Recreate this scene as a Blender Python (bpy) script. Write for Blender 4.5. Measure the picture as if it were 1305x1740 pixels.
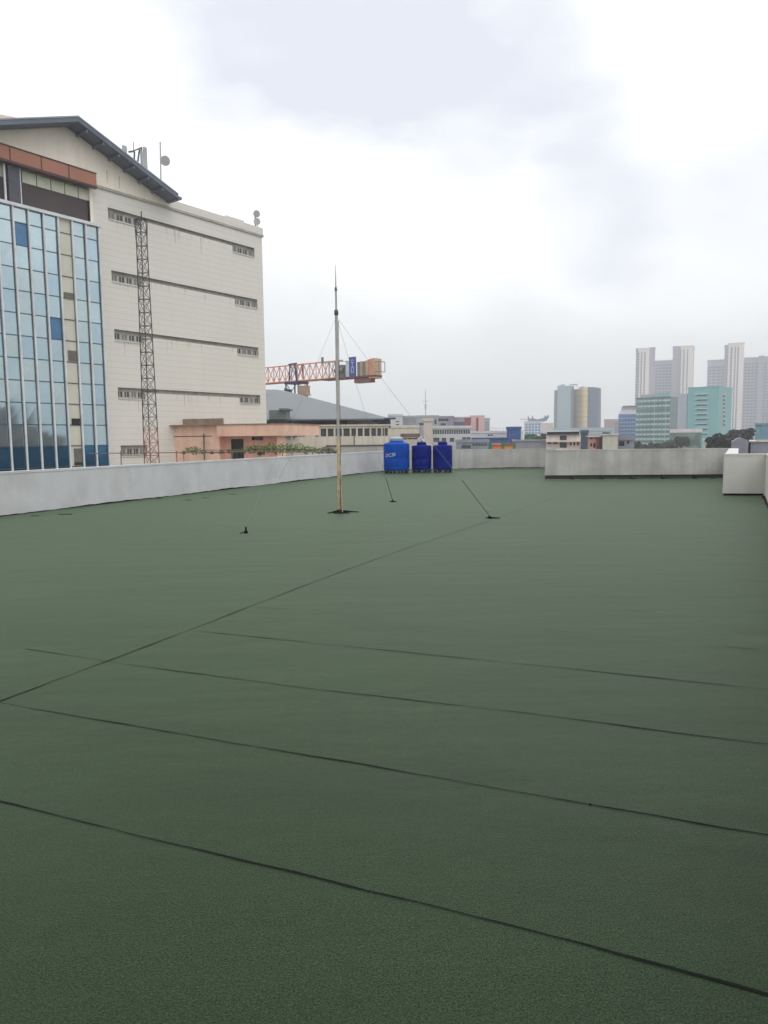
import bpy, bmesh, math, random
from mathutils import Vector, Matrix
R = math.radians
for o in list(bpy.data.objects): bpy.data.objects.remove(o)
sc = bpy.context.scene
COL = sc.collection

# ------------------------------------------------------------------ camera
FPX, PITCH, ROLL, CAMZ = 1250.0, R(5.78), R(-0.6), 1.6
cd = bpy.data.cameras.new("camera"); cam = bpy.data.objects.new("camera", cd); COL.objects.link(cam)
cd.sensor_fit = 'VERTICAL'; cd.sensor_height = 24.0; cd.lens = 24.0*FPX/1740.0
cd.clip_start = 0.05; cd.clip_end = 12000
CROT = Matrix.Rotation(math.pi/2-PITCH, 3, 'X') @ Matrix.Rotation(ROLL, 3, 'Z')
cam.matrix_world = Matrix.Translation((0, 0, CAMZ)) @ CROT.to_4x4()
sc.camera = cam

def ray(px, py):
    return CROT @ Vector(((px-652.5)/FPX, (870-py)/FPX, -1.0))
def at(px, py, Y):                      # the point seen at a pixel, at distance Y
    d = ray(px, py); return Vector((0, 0, CAMZ)) + d*(Y/d.y)
def G(px, py, z=0.0):                   # the point seen at a pixel, at height z
    d = ray(px, py); return Vector((0, 0, CAMZ)) + d*((z-CAMZ)/d.z)
def XY(px, Y):
    v = at(px, 744, Y); return Vector((v.x, v.y, 0))
def ZT(px, py, Y): return at(px, py, Y).z

# ------------------------------------------------------------------ world
SUN_EL, SUN_AZ = R(52), R(150)          # azimuth clockwise from +Y
w = bpy.data.worlds.new("World"); sc.world = w; w.use_nodes = True
nt = w.node_tree; nt.nodes.clear(); N = nt.nodes; LK = nt.links
out = N.new('ShaderNodeOutputWorld')
sky = N.new('ShaderNodeTexSky'); sky.sky_type = 'NISHITA'; sky.sun_disc = False
sky.sun_elevation = SUN_EL; sky.sun_rotation = SUN_AZ
bsky = N.new('ShaderNodeBackground'); bsky.inputs[1].default_value = 0.10; LK.new(sky.outputs[0], bsky.inputs[0])
tc = N.new('ShaderNodeTexCoord')
def wmath(op, a, b=None, c=None):
    n = N.new('ShaderNodeMath'); n.operation = op
    for i, v in enumerate((a, b, c)):
        if v is None: continue
        if isinstance(v, (int, float)): n.inputs[i].default_value = v
        else: LK.new(v, n.inputs[i])
    return n.outputs[0]
def vdot(vec):
    n = N.new('ShaderNodeVectorMath'); n.operation = 'DOT_PRODUCT'
    LK.new(warp, n.inputs[0]); n.inputs[1].default_value = vec; return n.outputs['Value']
nz = N.new('ShaderNodeTexNoise'); nz.inputs['Scale'].default_value = 3.2; nz.inputs['Detail'].default_value = 6; nz.inputs['Roughness'].default_value = .55
mp = N.new('ShaderNodeMapping'); mp.inputs['Scale'].default_value = (1, 1, 2.2); LK.new(tc.outputs['Generated'], mp.inputs[0]); LK.new(mp.outputs[0], nz.inputs['Vector'])
vs = N.new('ShaderNodeVectorMath'); vs.operation = 'SUBTRACT'; LK.new(nz.outputs['Color'], vs.inputs[0]); vs.inputs[1].default_value = (.5, .5, .5)
vm = N.new('ShaderNodeVectorMath'); vm.operation = 'SCALE'; LK.new(vs.outputs[0], vm.inputs[0]); vm.inputs['Scale'].default_value = .3
va = N.new('ShaderNodeVectorMath'); va.operation = 'ADD'; LK.new(tc.outputs['Generated'], va.inputs[0]); LK.new(vm.outputs[0], va.inputs[1])
vn = N.new('ShaderNodeVectorMath'); vn.operation = 'NORMALIZE'; LK.new(va.outputs[0], vn.inputs[0]); warp = vn.outputs[0]
def blob(px, py, rad, soft, amp):
    d = ray(px, py).normalized(); r0, r1 = math.cos(R(rad+soft)), math.cos(R(max(rad-soft, 0)))
    m = N.new('ShaderNodeMapRange'); m.interpolation_type = 'SMOOTHSTEP'
    LK.new(vdot(d), m.inputs[0]); m.inputs[1].default_value = r0; m.inputs[2].default_value = r1
    m.inputs[3].default_value = 0; m.inputs[4].default_value = amp; return m.outputs[0]
grey = 0.0
for b in [(540, 10, 6, 5.5, .6), (780, 60, 6.5, 6, .6), (900, 170, 4, 4, .25), (1010, 335, 3.4, 3.2, .5), (1130, 360, 3.4, 3.4, .25), (420, -120, 6, 5, .6), (1000, 60, 5, 5, .2), (700, 160, 4, 4, .2), (1500, 200, 8, 5, .5), (-300, 0, 7, 5, .4)]:
    grey = wmath('ADD', grey, blob(*b))
grey = wmath('MINIMUM', grey, 1.0)
nz2 = N.new('ShaderNodeTexNoise'); nz2.inputs['Scale'].default_value = 5.0; nz2.inputs['Detail'].default_value = 7
LK.new(mp.outputs[0], nz2.inputs['Vector'])
sep = N.new('ShaderNodeSeparateXYZ'); LK.new(tc.outputs['Generated'], sep.inputs[0]); sepw = N.new('ShaderNodeSeparateXYZ'); LK.new(warp, sepw.inputs[0])
def mrange(v, a, b, c, d):
    m = N.new('ShaderNodeMapRange'); m.interpolation_type = 'SMOOTHSTEP'; LK.new(v, m.inputs[0])
    for i, x in enumerate((a, b, c, d)): m.inputs[i+1].default_value = x
    return m.outputs[0]
behind = mrange(sep.outputs['Y'], .6, -.2, 0, 1)          # round the back the cloud is an even mottle
grey = wmath('ADD', grey, wmath('MULTIPLY', behind, mrange(nz2.outputs[0], .4, .6, 0, .7)))
low = mrange(sepw.outputs['Z'], .26, .06, 0, 1)           # thicker air low over the city
def mixc(f, a, b):
    m = N.new('ShaderNodeMix'); m.data_type = 'RGBA'
    if isinstance(f, (int, float)): m.inputs[0].default_value = f
    else: LK.new(f, m.inputs[0])
    for s, v in ((6, a), (7, b)):
        if isinstance(v, tuple): m.inputs[s].default_value = v
        else: LK.new(v, m.inputs[s])
    return m.outputs[2]
fine = mrange(nz2.outputs[0], .35, .65, -.12, .12); grey = wmath('ADD', grey, wmath('MULTIPLY', fine, wmath('MINIMUM', wmath('MULTIPLY', grey, 2.0), 1.0)))
c1 = mixc(grey, (1.30, 1.30, 1.30, 1), (.865, .91, 1.01, 1))
c2 = mixc(low, c1, (.93, .955, .97, 1))
bcl = N.new('ShaderNodeBackground'); LK.new(c2, bcl.inputs[0])
LK.new(mrange(sep.outputs['Z'], .5, .95, 1.0, 1.5), bcl.inputs[1])   # an overcast sky is brightest overhead
mx = N.new('ShaderNodeMixShader'); mx.inputs[0].default_value = .93
LK.new(bsky.outputs[0], mx.inputs[1]); LK.new(bcl.outputs[0], mx.inputs[2]); LK.new(mx.outputs[0], out.inputs[0])

sl = bpy.data.lights.new("sun", 'SUN'); sl.energy = 0.6; sl.angle = R(40); sl.color = (1, .96, .9)
so = bpy.data.objects.new("sun", sl); COL.objects.link(so)
sd = Vector((math.sin(SUN_AZ)*math.cos(SUN_EL), math.cos(SUN_AZ)*math.cos(SUN_EL), math.sin(SUN_EL)))
so.rotation_euler = (-sd).to_track_quat('-Z', 'Y').to_euler(); so.location = (0, -20, 60)

sc.view_settings.view_transform = 'Standard'; sc.view_settings.look = 'None'
sc.view_settings.exposure = 0.0; sc.view_settings.gamma = 1.0
sc.render.engine = 'CYCLES'
sc.cycles.max_bounces = 6; sc.cycles.volume_bounces = 1; sc.cycles.transparent_max_bounces = 6
try: sc.cycles.use_denoising = True
except Exception: pass

# ------------------------------------------------------------------ materials
def lin(c):
    return tuple(((v/255)/12.92 if v/255 <= .04045 else ((v/255+.055)/1.055)**2.4) for v in c) + (1,)
MATS = {}
def mat(name, col, rough=.7, var=.12, scale=1.2, bump=0.0, bscale=30, streak=0.0, metal=0.0, lines=None, spec=.5, grid=None, tint=None):
    """procedural material: col is sRGB 0..255 albedo; var = mottling, streak = rain streaks, lines=(pitch, width, dark) horizontal joints"""
    if name in MATS: return MATS[name]
    m = bpy.data.materials.new(name); m.use_nodes = True; t = m.node_tree; n = t.nodes; l = t.links
    bs = n['Principled BSDF']; bs.inputs['Roughness'].default_value = rough; bs.inputs['Metallic'].default_value = metal
    bs.inputs['Specular IOR Level'].default_value = spec
    g = n.new('ShaderNodeNewGeometry')
    def noise(sx, sy, sz, det=4):
        q = n.new('ShaderNodeMapping'); q.inputs['Scale'].default_value = (sx, sy, sz); l.new(g.outputs['Position'], q.inputs[0])
        z = n.new('ShaderNodeTexNoise'); z.inputs['Scale'].default_value = 1; z.inputs['Detail'].default_value = det; l.new(q.outputs[0], z.inputs['Vector']); return z.outputs[0]
    def mr(v, a, b, c, d):
        q = n.new('ShaderNodeMapRange'); l.new(v, q.inputs[0])
        for i, x in enumerate((a, b, c, d)): q.inputs[i+1].default_value = x
        return q.outputs[0]
    def mul(a, b):
        q = n.new('ShaderNodeMath'); q.operation = 'MULTIPLY'; l.new(a, q.inputs[0])
        if isinstance(b, (int, float)): q.inputs[1].default_value = b
        else: l.new(b, q.inputs[1])
        return q.outputs[0]
    f = mr(noise(scale, scale, scale), .3, .7, 1-var, 1+var)
    f = mul(f, mr(noise(scale*9, scale*9, scale*9, 3), .3, .7, 1-var*.5, 1+var*.5))
    if streak: f = mul(f, mr(noise(3.1, 3.1, .22, 5), .42, .72, 1.0, 1-streak))
    if lines:
        s = n.new('ShaderNodeSeparateXYZ'); l.new(g.outputs['Position'], s.inputs[0])
        a = n.new('ShaderNodeMath'); a.operation = 'DIVIDE'; l.new(s.outputs['Z'], a.inputs[0]); a.inputs[1].default_value = lines[0]
        b = n.new('ShaderNodeMath'); b.operation = 'FRACT'; l.new(a.outputs[0], b.inputs[0])
        lt = n.new('ShaderNodeMath'); lt.operation = 'LESS_THAN'; l.new(b.outputs[0], lt.inputs[0]); lt.inputs[1].default_value = lines[1]
        f = mul(f, mr(lt.outputs[0], 0, 1, 1, lines[2]))
    rgb = n.new('ShaderNodeVectorMath'); rgb.operation = 'SCALE'; rgb.inputs[0].default_value = lin(col)[:3]; l.new(f, rgb.inputs['Scale'])
    cout = rgb.outputs[0]
    if tint:
        q = n.new('ShaderNodeMix'); q.data_type = 'RGBA'; l.new(mr(noise(tint[1], tint[1], tint[1], 5), .45, .65, 0, tint[2]), q.inputs[0])
        l.new(cout, q.inputs[6]); q.inputs[7].default_value = lin(tint[0]); cout = q.outputs[2]
    l.new(cout, bs.inputs['Base Color'])
    if bump:
        bp = n.new('ShaderNodeBump'); bp.inputs['Strength'].default_value = bump; bp.inputs['Distance'].default_value = .01
        l.new(noise(bscale, bscale, bscale, 4), bp.inputs['Height']); l.new(bp.outputs[0], bs.inputs['Normal'])
    MATS[name] = m; return m

def glass(name, col, rough=.04, metal=.85, var=.05, bump=.0):
    if name in MATS: return MATS[name]
    m = mat(name, col, rough=rough, var=var, scale=.5, metal=metal, bump=bump, bscale=.9)
    return m

# ------------------------------------------------------------------ mesh building
class Fr:
    """a vertical working plane: s runs along it, n out of it, z is height"""
    def __init__(s, A, B, flip=False):
        s.O = Vector((A[0], A[1], 0)); d = Vector((B[0]-A[0], B[1]-A[1], 0)); s.L = d.length; s.u = d.normalized()
        s.n = Vector((s.u.y, -s.u.x, 0))
        if flip: s.n = -s.n
        s.ang = math.atan2(s.u.y, s.u.x)
    def P(s, a, n, z): return s.O + s.u*a + s.n*n + Vector((0, 0, z))
    def S(s, px, py, off=0.0):              # where a pixel's ray meets the plane n=off -> (s, z)
        d = ray(px, py); C0 = Vector((0, 0, CAMZ)); q = s.O + s.n*off
        t = (q-C0).dot(s.n)/d.dot(s.n); p = C0+d*t
        return (p-q).dot(s.u), p.z

class MB:
    def __init__(s): s.v = []; s.f = []; s.m = []
    def face(s, pts, mi=0):
        b = len(s.v); s.v += [Vector(p) for p in pts]; s.f.append(tuple(range(b, b+len(pts)))); s.m.append(mi)
    def hexa(s, p, mi=0):
        b = len(s.v); s.v += [Vector(q) for q in p]
        for f in ((0, 3, 2, 1), (4, 5, 6, 7), (0, 1, 5, 4), (1, 2, 6, 5), (2, 3, 7, 6), (3, 0, 4, 7)):
            s.f.append(tuple(b+i for i in f)); s.m.append(mi)
    def fbox(s, fr, s0, s1, n0, n1, z0, z1, mi=0):
        P = fr.P
        s.hexa([P(s0, n1, z0), P(s1, n1, z0), P(s1, n0, z0), P(s0, n0, z0), P(s0, n1, z1), P(s1, n1, z1), P(s1, n0, z1), P(s0, n0, z1)], mi)
        return s
    def box(s, x0, x1, y0, y1, z0, z1, mi=0):
        s.hexa([(x0, y0, z0), (x1, y0, z0), (x1, y1, z0), (x0, y1, z0), (x0, y0, z1), (x1, y0, z1), (x1, y1, z1), (x0, y1, z1)], mi); return s
    def prism(s, pts, z0, z1, mi=0):
        n = len(pts); b = len(s.v)
        s.v += [Vector((p[0], p[1], z0)) for p in pts] + [Vector((p[0], p[1], z1)) for p in pts]
        s.f.append(tuple(b+i for i in reversed(range(n)))); s.f.append(tuple(b+n+i for i in range(n))); s.m += [mi, mi]
        for i in range(n):
            j = (i+1) % n; s.f.append((b+i, b+j, b+n+j, b+n+i)); s.m.append(mi)
        return s
    def extr(s, fr, poly, n0, n1, mi=0):     # polygon in (s,z), thickness along n
        k = len(poly); b = len(s.v)
        s.v += [fr.P(a, n0, z) for a, z in poly] + [fr.P(a, n1, z) for a, z in poly]
        s.f.append(tuple(b+i for i in range(k))); s.f.append(tuple(b+k+i for i in reversed(range(k)))); s.m += [mi, mi]
        for i in range(k):
            j = (i+1) % k; s.f.append((b+j, b+i, b+k+i, b+k+j)); s.m.append(mi)
        return s
    def tube(s, pts, r, seg=8, mi=0, cap=True):
        pts = [Vector(p) for p in pts]; rs = r if isinstance(r, (list, tuple)) else [r]*len(pts); rings = []
        for i, p in enumerate(pts):
            d = (pts[min(i+1, len(pts)-1)]-pts[max(i-1, 0)]).normalized()
            a = Vector((0, 0, 1)) if abs(d.z) < .9 else Vector((1, 0, 0)); u = d.cross(a).normalized(); v = d.cross(u)
            b = len(s.v); rings.append(b)
            s.v += [p+(u*math.cos(2*math.pi*k/seg)+v*math.sin(2*math.pi*k/seg))*rs[i] for k in range(seg)]
        for i in range(len(rings)-1):
            for k in range(seg):
                j = (k+1) % seg; s.f.append((rings[i]+k, rings[i]+j, rings[i+1]+j, rings[i+1]+k)); s.m.append(mi)
        if cap:
            s.f.append(tuple(rings[0]+k for k in reversed(range(seg)))); s.f.append(tuple(rings[-1]+k for k in range(seg))); s.m += [mi, mi]
        return s
    def lathe(s, c, prof, seg=32, mi=0, rib=0.0, nrib=0):
        rings = []
        for r, z in prof:
            b = len(s.v); rings.append(b)
            for k in range(seg):
                a = 2*math.pi*k/seg; rr = r*(1+(rib*math.cos(nrib*a) if nrib else 0))
                s.v.append(Vector((c[0]+rr*math.cos(a), c[1]+rr*math.sin(a), c[2]+z)))
        for i in range(len(rings)-1):
            for k in range(seg):
                j = (k+1) % seg; s.f.append((rings[i]+k, rings[i]+j, rings[i+1]+j, rings[i+1]+k)); s.m.append(mi)
        s.f.append(tuple(rings[0]+k for k in reversed(range(seg)))); s.f.append(tuple(rings[-1]+k for k in range(seg))); s.m += [mi, mi]
        return s
    def holes(s, fr, s0, s1, z0, z1, hs, dep, mi=0, mir=0):
        """a wall face at n=0 with recessed rectangles (a0,a1,b0,b1)"""
        S_ = sorted({s0, s1} | {x for h in hs for x in h[:2] if s0 < x < s1}); Z_ = sorted({z0, z1} | {x for h in hs for x in h[2:] if z0 < x < z1})
        ins = {}
        for i in range(len(S_)-1):
            for j in range(len(Z_)-1):
                a, b = (S_[i]+S_[i+1])/2, (Z_[j]+Z_[j+1])/2
                ins[i, j] = any(h[0] < a < h[1] and h[2] < b < h[3] for h in hs)
        P = fr.P
        for j in range(len(Z_)-1):                  # merge runs of cells along each row
            i = 0
            while i < len(S_)-1:
                k = i
                while k+1 < len(S_)-1 and ins[k+1, j] == ins[i, j]: k += 1
                d = -dep if ins[i, j] else 0; a0, a1, b0, b1 = S_[i], S_[k+1], Z_[j], Z_[j+1]
                s.face([P(a0, d, b0), P(a1, d, b0), P(a1, d, b1), P(a0, d, b1)], mir if d else mi)
                i = k+1
        for (i, j), v in ins.items():
            if not v: continue
            a0, a1, b0, b1 = S_[i], S_[i+1], Z_[j], Z_[j+1]
            if not ins.get((i-1, j)): s.face([P(a0, 0, b0), P(a0, -dep, b0), P(a0, -dep, b1), P(a0, 0, b1)], mir)
            if not ins.get((i+1, j)): s.face([P(a1, -dep, b0), P(a1, 0, b0), P(a1, 0, b1), P(a1, -dep, b1)], mir)
            if not ins.get((i, j-1)): s.face([P(a0, 0, b0), P(a1, 0, b0), P(a1, -dep, b0), P(a0, -dep, b0)], mir)
            if not ins.get((i, j+1)): s.face([P(a0, -dep, b1), P(a1, -dep, b1), P(a1, 0, b1), P(a0, 0, b1)], mir)
        return s
    def build(s, name, mats, parent=None, smooth=False):
        me = bpy.data.meshes.new(name); o = bpy.data.objects.new(name, me); COL.objects.link(o)
        inv = Matrix.Identity(4)
        if parent is not None: inv = WM.get(parent.name, Matrix.Identity(4)).inverted(); o.parent = parent; WM[o.name] = WM.get(parent.name, Matrix.Identity(4))
        me.from_pydata([tuple(inv @ v) for v in s.v], [], s.f)
        for m_ in (mats if isinstance(mats, (list, tuple)) else [mats]): me.materials.append(m_)
        me.polygons.foreach_set('material_index', s.m)
        if smooth: me.polygons.foreach_set('use_smooth', [True]*len(me.polygons)); 
        me.validate(); me.update()
        if smooth: me.set_sharp_from_angle(angle=R(40))
        return o
WM = {}
def tag(o, label, cat, group=None, kind=None):
    o['label'] = label; o['category'] = cat
    if group: o['group'] = group
    if kind: o['kind'] = kind
    return o
def thing(name, label, cat, loc=(0, 0, 0), rz=0.0, group=None):
    o = bpy.data.objects.new(name, None); COL.objects.link(o); o.empty_display_size = .3
    o.location = loc; o.rotation_euler = (0, 0, rz)
    WM[o.name] = Matrix.Translation(Vector(loc)) @ Matrix.Rotation(rz, 4, 'Z')
    return tag(o, label, cat, group)
def struct(o, stuff=False): o['kind'] = 'structure'; return o
GZ = -18.0                                  # street level below the roof

# ------------------------------------------------------------------ the green roof
def deck_material():
    m = bpy.data.materials.new("green_mineral_felt"); m.use_nodes = True; t = m.node_tree; n = t.nodes; l = t.links
    bs = n['Principled BSDF']; g = n.new('ShaderNodeNewGeometry')
    def noise(sc_, det=3, ang=None, rough=.5):
        q = n.new('ShaderNodeMapping'); q.inputs['Scale'].default_value = sc_ if isinstance(sc_, tuple) else (sc_,)*3
        if ang: q.inputs['Rotation'].default_value = (0, 0, ang)
        l.new(g.outputs['Position'], q.inputs[0]); z = n.new('ShaderNodeTexNoise'); z.inputs['Scale'].default_value = 1; z.inputs['Detail'].default_value = det
        z.inputs['Roughness'].default_value = rough; l.new(q.outputs[0], z.inputs['Vector']); return z.outputs[0]
    def mr(v, a, b, c, d):
        q = n.new('ShaderNodeMapRange'); l.new(v, q.inputs[0])
        for i, x in enumerate((a, b, c, d)): q.inputs[i+1].default_value = x
        return q.outputs[0]
    def mul(a, b):
        q = n.new('ShaderNodeMath'); q.operation = 'MULTIPLY'; l.new(a, q.inputs[0]); l.new(b, q.inputs[1]); return q.outputs[0]
    f = mr(noise(150, 2, rough=.8), .34, .66, .0, 2.2)
    f = mul(f, mr(noise(62, 3, rough=.8), .3, .7, .68, 1.32))
    f = mul(f, mr(noise(15, 4, rough=.7), .3, .7, .88, 1.12))
    def vdot_(v):
        q = n.new('ShaderNodeVectorMath'); q.operation = 'DOT_PRODUCT'; l.new(g.outputs['Position'], q.inputs[0]); q.inputs[1].default_value = v; return q.outputs['Value']
    def op(o_, a, b):
        q = n.new('ShaderNodeMath'); q.operation = o_
        for i, v in enumerate((a, b)):
            if v is None: continue
            if isinstance(v, (int, float)): q.inputs[i].default_value = v
            else: l.new(v, q.inputs[i])
        return q.outputs[0]
    # each roll of felt has a slightly different tone
    row = op('FLOOR', op('DIVIDE', op('SUBTRACT', vdot_((.375, .927, 0)), 2.43), .915), None)
    side = op('GREATER_THAN', vdot_((.927, -.375, 0)), -3.88)
    wn = n.new('ShaderNodeTexWhiteNoise'); wn.noise_dimensions = '2D'; cx_ = n.new('ShaderNodeCombineXYZ'); l.new(row, cx_.inputs[0]); l.new(side, cx_.inputs[1]); l.new(cx_.outputs[0], wn.inputs['Vector'])
    f = mul(f, mr(wn.outputs['Value'], 0, 1, .93, 1.07))
    # dried puddle edges and trodden dust
    pd = noise(.42, 5, rough=.6); ring = mr(op('ABSOLUTE', op('SUBTRACT', pd, .56), None), 0, .012, 1.09, 1.0)
    f = mul(f, ring); f = mul(f, mr(pd, .56, .60, 1.0, .93)); f = mul(f, mr(noise(1.1, 5, rough=.7), .58, .8, 1.0, 1.35))
    f = mul(f, mr(noise((.5, 1.6, 1), 4, R(-22)), .3, .7, .9, 1.1))
    f = mul(f, mr(noise(.35, 4), .3, .7, .92, 1.08))
    c = n.new('ShaderNodeVectorMath'); c.operation = 'SCALE'; c.inputs[0].default_value = (.0165, .0285, .0130); l.new(f, c.inputs['Scale'])
    q = n.new('ShaderNodeMix'); q.data_type = 'RGBA'; l.new(mr(noise(.22, 4), .42, .62, 0, .5), q.inputs[0])
    l.new(c.outputs[0], q.inputs[6])
    c2 = n.new('ShaderNodeVectorMath'); c2.operation = 'SCALE'; c2.inputs[0].default_value = (.0172, .0268, .0165); l.new(f, c2.inputs['Scale']); l.new(c2.outputs[0], q.inputs[7])
    l.new(q.outputs[2], bs.inputs['Base Color'])
    bs.inputs['Roughness'].default_value = .6; bs.inputs['Specular IOR Level'].default_value = .22; bs.inputs['Specular Tint'].default_value = (.74, 1, .66, 1)
    bs.inputs['Sheen Weight'].default_value = .24; bs.inputs['Sheen Roughness'].default_value = .35; bs.inputs['Sheen Tint'].default_value = (.72, 1, .62, 1)
    b1 = n.new('ShaderNodeBump'); b1.inputs['Strength'].default_value = .8; b1.inputs['Distance'].default_value = .003; l.new(noise(170, 3), b1.inputs['Height'])
    b2 = n.new('ShaderNodeBump'); b2.inputs['Strength'].default_value = .35; b2.inputs['Distance'].default_value = .03; l.new(noise((.8, 2.4, 1), 4, R(-22)), b2.inputs['Height']); l.new(b1.outputs[0], b2.inputs['Normal'])
    l.new(b2.outputs[0], bs.inputs['Normal'])
    return m
M_deck = deck_material()
M_bit = mat('bitumen', (17, 21, 18), rough=.8, var=.3, scale=14, spec=.12)
M_render = mat('grey_render', (204, 204, 205), rough=.85, var=.04, scale=1.1, bump=.45, bscale=25, streak=.06, tint=((176, 176, 172), 1.3, .4))
M_rendfar = mat('stained_render', (186, 185, 180), rough=.88, var=.09, scale=1.1, bump=.35, bscale=35, streak=.26, tint=((150, 142, 140), .8, .5))
M_rendbox = mat('plain_render', (200, 198, 190), rough=.88, var=.04, scale=1.6, bump=.25, bscale=35, streak=.06)
M_cope = mat('coping', (205, 204, 200), rough=.8, var=.06, scale=2, bump=.2, bscale=30)
M_conc = mat('dark_concrete', (90, 92, 88), rough=.9, var=.15, scale=2)

La, Lb = G(0, 877.6), G(650, 800.5)
ldir = (Lb-La).normalized(); L0 = La - ldir*22; 
F1, F2 = G(650, 797.5), G(927, 794.5)              # far wall, left stretch
E1, E2 = G(927, 815), G(1231, 813)                 # far wall, right stretch (green edge)
F1 = Lb + ldir*1.2
B1, B2 = G(1230, 842.3), G(1299, 842.6)            # short wall front on the right
rdir = (at(1241, 763, 31)-at(1232, 778, 19.6)); rdir.z = 0; rdir.normalize()
R2 = B2 - rdir*24
Rfar = B1 + rdir*((E2-B1).dot(rdir))
# keep the run of the far right wall meeting the return wall
def lint(p, d, q, e):
    den = d.x*e.y-d.y*e.x; t = ((q.x-p.x)*e.y-(q.y-p.y)*e.x)/den; return p+d*t
Rfar = lint(B1, rdir, E1, (E2-E1).normalized())
deck = [L0, Lb, F1, F2, E1, Rfar, B1, B2, R2]
mb = MB(); mb.prism([(p.x, p.y) for p in reversed(deck)], GZ, 0.0, 0)
o = mb.build('roof', [M_deck, M_conc]); struct(o)
for p in o.data.polygons:
    if p.normal.z < .5: p.material_index = 1
ROOF = o; WM[ROOF.name] = Matrix.Identity(4)

random.seed(4)
def seam(pix, w0, w1, seed):
    """a lapped joint of the felt: a thin uneven line of bitumen, given by a few points on the roof"""
    rnd = random.Random(seed); P = [G(*p) for p in pix]; mbx = MB(); prev = None
    for i in range(len(P)-1):
        a, b = P[i], P[i+1]; L = (b-a).length; k = max(2, int(L/.09)); d = (b-a).normalized(); nn = Vector((-d.y, d.x, 0))
        for j in range(k+1 if i == len(P)-2 else k):
            t = j/k; c = a+(b-a)*t; x = (c.x*3.1+c.y*1.7)
            off = .0022*math.sin(x*2.3+seed)+.0016*math.sin(x*6.1)+rnd.uniform(-.0015, .0015)
            wv = (w0+(w1-w0)*((i+t)/(len(P)-1)))*(.75+.3*math.sin(x*1.9+seed*2)+rnd.uniform(-.25, .25))
            wv = max(wv*1.25, .0012)
            cur = (c+nn*(off-wv), c+nn*(off+wv))
            if prev: mbx.face([Vector((q.x, q.y, .004)) for q in (prev[0], cur[0], cur[1], prev[1])])
            prev = cur
    s_ = mbx.build('seam', M_bit, ROOF); return s_
seam([(-60, 1351), (0, 1363), (250, 1424), (500, 1484), (800, 1556), (1050, 1622), (1320, 1695)], .0038, .0048, 1)
seam([(-60, 1187), (0, 1195), (330, 1252), (640, 1304), (1000, 1368), (1330, 1424)], .0034, .0042, 2)
seam([(45, 1103), (190, 1126), (520, 1170), (900, 1213), (1180, 1250), (1330, 1268)], .003, .0046, 3)
seam([(330, 1072), (600, 1100), (900, 1130), (1150, 1156), (1330, 1175)], .0036, .0045, 4)
seam([(432, 1032), (490, 1036)], .003, .002, 5)
seam([(545, 1042), (640, 1050)], .0016, .001, 6)
seam([(925, 1071), (1000, 1078)], .003, .0012, 7)
seam([(1058, 1037), (1112, 1041)], .004, .002, 8)
seam([(1230, 1099), (1290, 1104)], .003, .002, 9)
seam([(-60, 1216), (0, 1192), (190, 1121), (330, 1068), (440, 1025), (595, 966)], .0052, .0046, 10)
seam([(595, 966), (700, 929), (830, 886), (930, 850), (990, 826)], .0036, .003, 11)
seam([(870, 1024), (905, 1026)], .003, .001, 12)
mb = MB()
for px, py, a, b in [(60, 877, .12, .03), (112, 874, .18, .06), (320, 850, .12, .05), (270, 847, .1, .06), (835, 881.5, .03, .03), (350, 846, .1, .03), (395, 840, .15, .04), (1003, 1369, .007, .007), (830, 870, .03, .02)]:
    c = G(px, py); rnd = random.Random(px); pts = []
    for k in range(9):
        t = 2*math.pi*k/9; rr = rnd.uniform(.6, 1.1); pts.append((c.x+a*rr*math.cos(t), c.y+b*rr*math.sin(t)))
    mb.prism(pts, .004, .009)
mb.build('bitumen_patch', M_bit, ROOF)

# ------------------------------------------------------------------ parapets
def parapet(label, A, B, thick, z0, z1, m_, flip=False, skirt=True, name='parapet_wall', over=0.03, n_base=.0, ext=None):
    fr = Fr(A, B, flip); t = thing(name, label, 'wall', fr.P(fr.L/2, 0, 0), fr.ang, 'low rendered walls round the green roof')
    MB().fbox(fr, 0, fr.L, -thick, 0, z0, z1-.05).build('wall', m_, t)
    MB().fbox(fr, 0, fr.L, -thick-over, over*.3, z1-.05, z1).build('coping', M_cope if m_ is M_cope else m_, t)
    if skirt:
        b = MB(); rnd = random.Random(int(fr.L*100)); k = int(fr.L/.18); prev = None
        for i in range(k+1):
            s_ = fr.L*i/k; h = .025+.012*math.sin(s_*1.3)+rnd.uniform(-.008, .012); e = .03+.015*math.sin(s_*.9+1)+rnd.uniform(0, .03)
            cur = (fr.P(s_, .006, h+z0*0), fr.P(s_, .012, .008), fr.P(s_, e, .007))
            if prev:
                b.face([prev[0], prev[1], cur[1], cur[0]]); b.face([prev[1], prev[2], cur[2], cur[1]])
            prev = cur
        b.build('bitumen_upstand', M_bit, t)
    return t, fr
HP = .95
tL, frL = parapet('long pale grey rendered parapet running along the left edge of the green roof', L0, F1, .15, 0, HP, M_render)
# a fine crack in the left wall
cr = [(493, 778), (489, 786), (486, 789), (481, 800), (478, 806), (474, 814)]
b = MB(); pts = [frL.S(*c) for c in cr]; b.tube([frL.P(s_, .002, z_) for s_, z_ in pts], .006, 4); b.build('crack', mat('crack_dirt', (120, 118, 114)), tL)
parapet('stained grey far parapet behind and to the right of the blue tanks', F1+Vector((-.1, 0, 0)), F2+Vector((.5, 0, 0)), .2, 0, HP+.01, M_rendfar)
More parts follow.
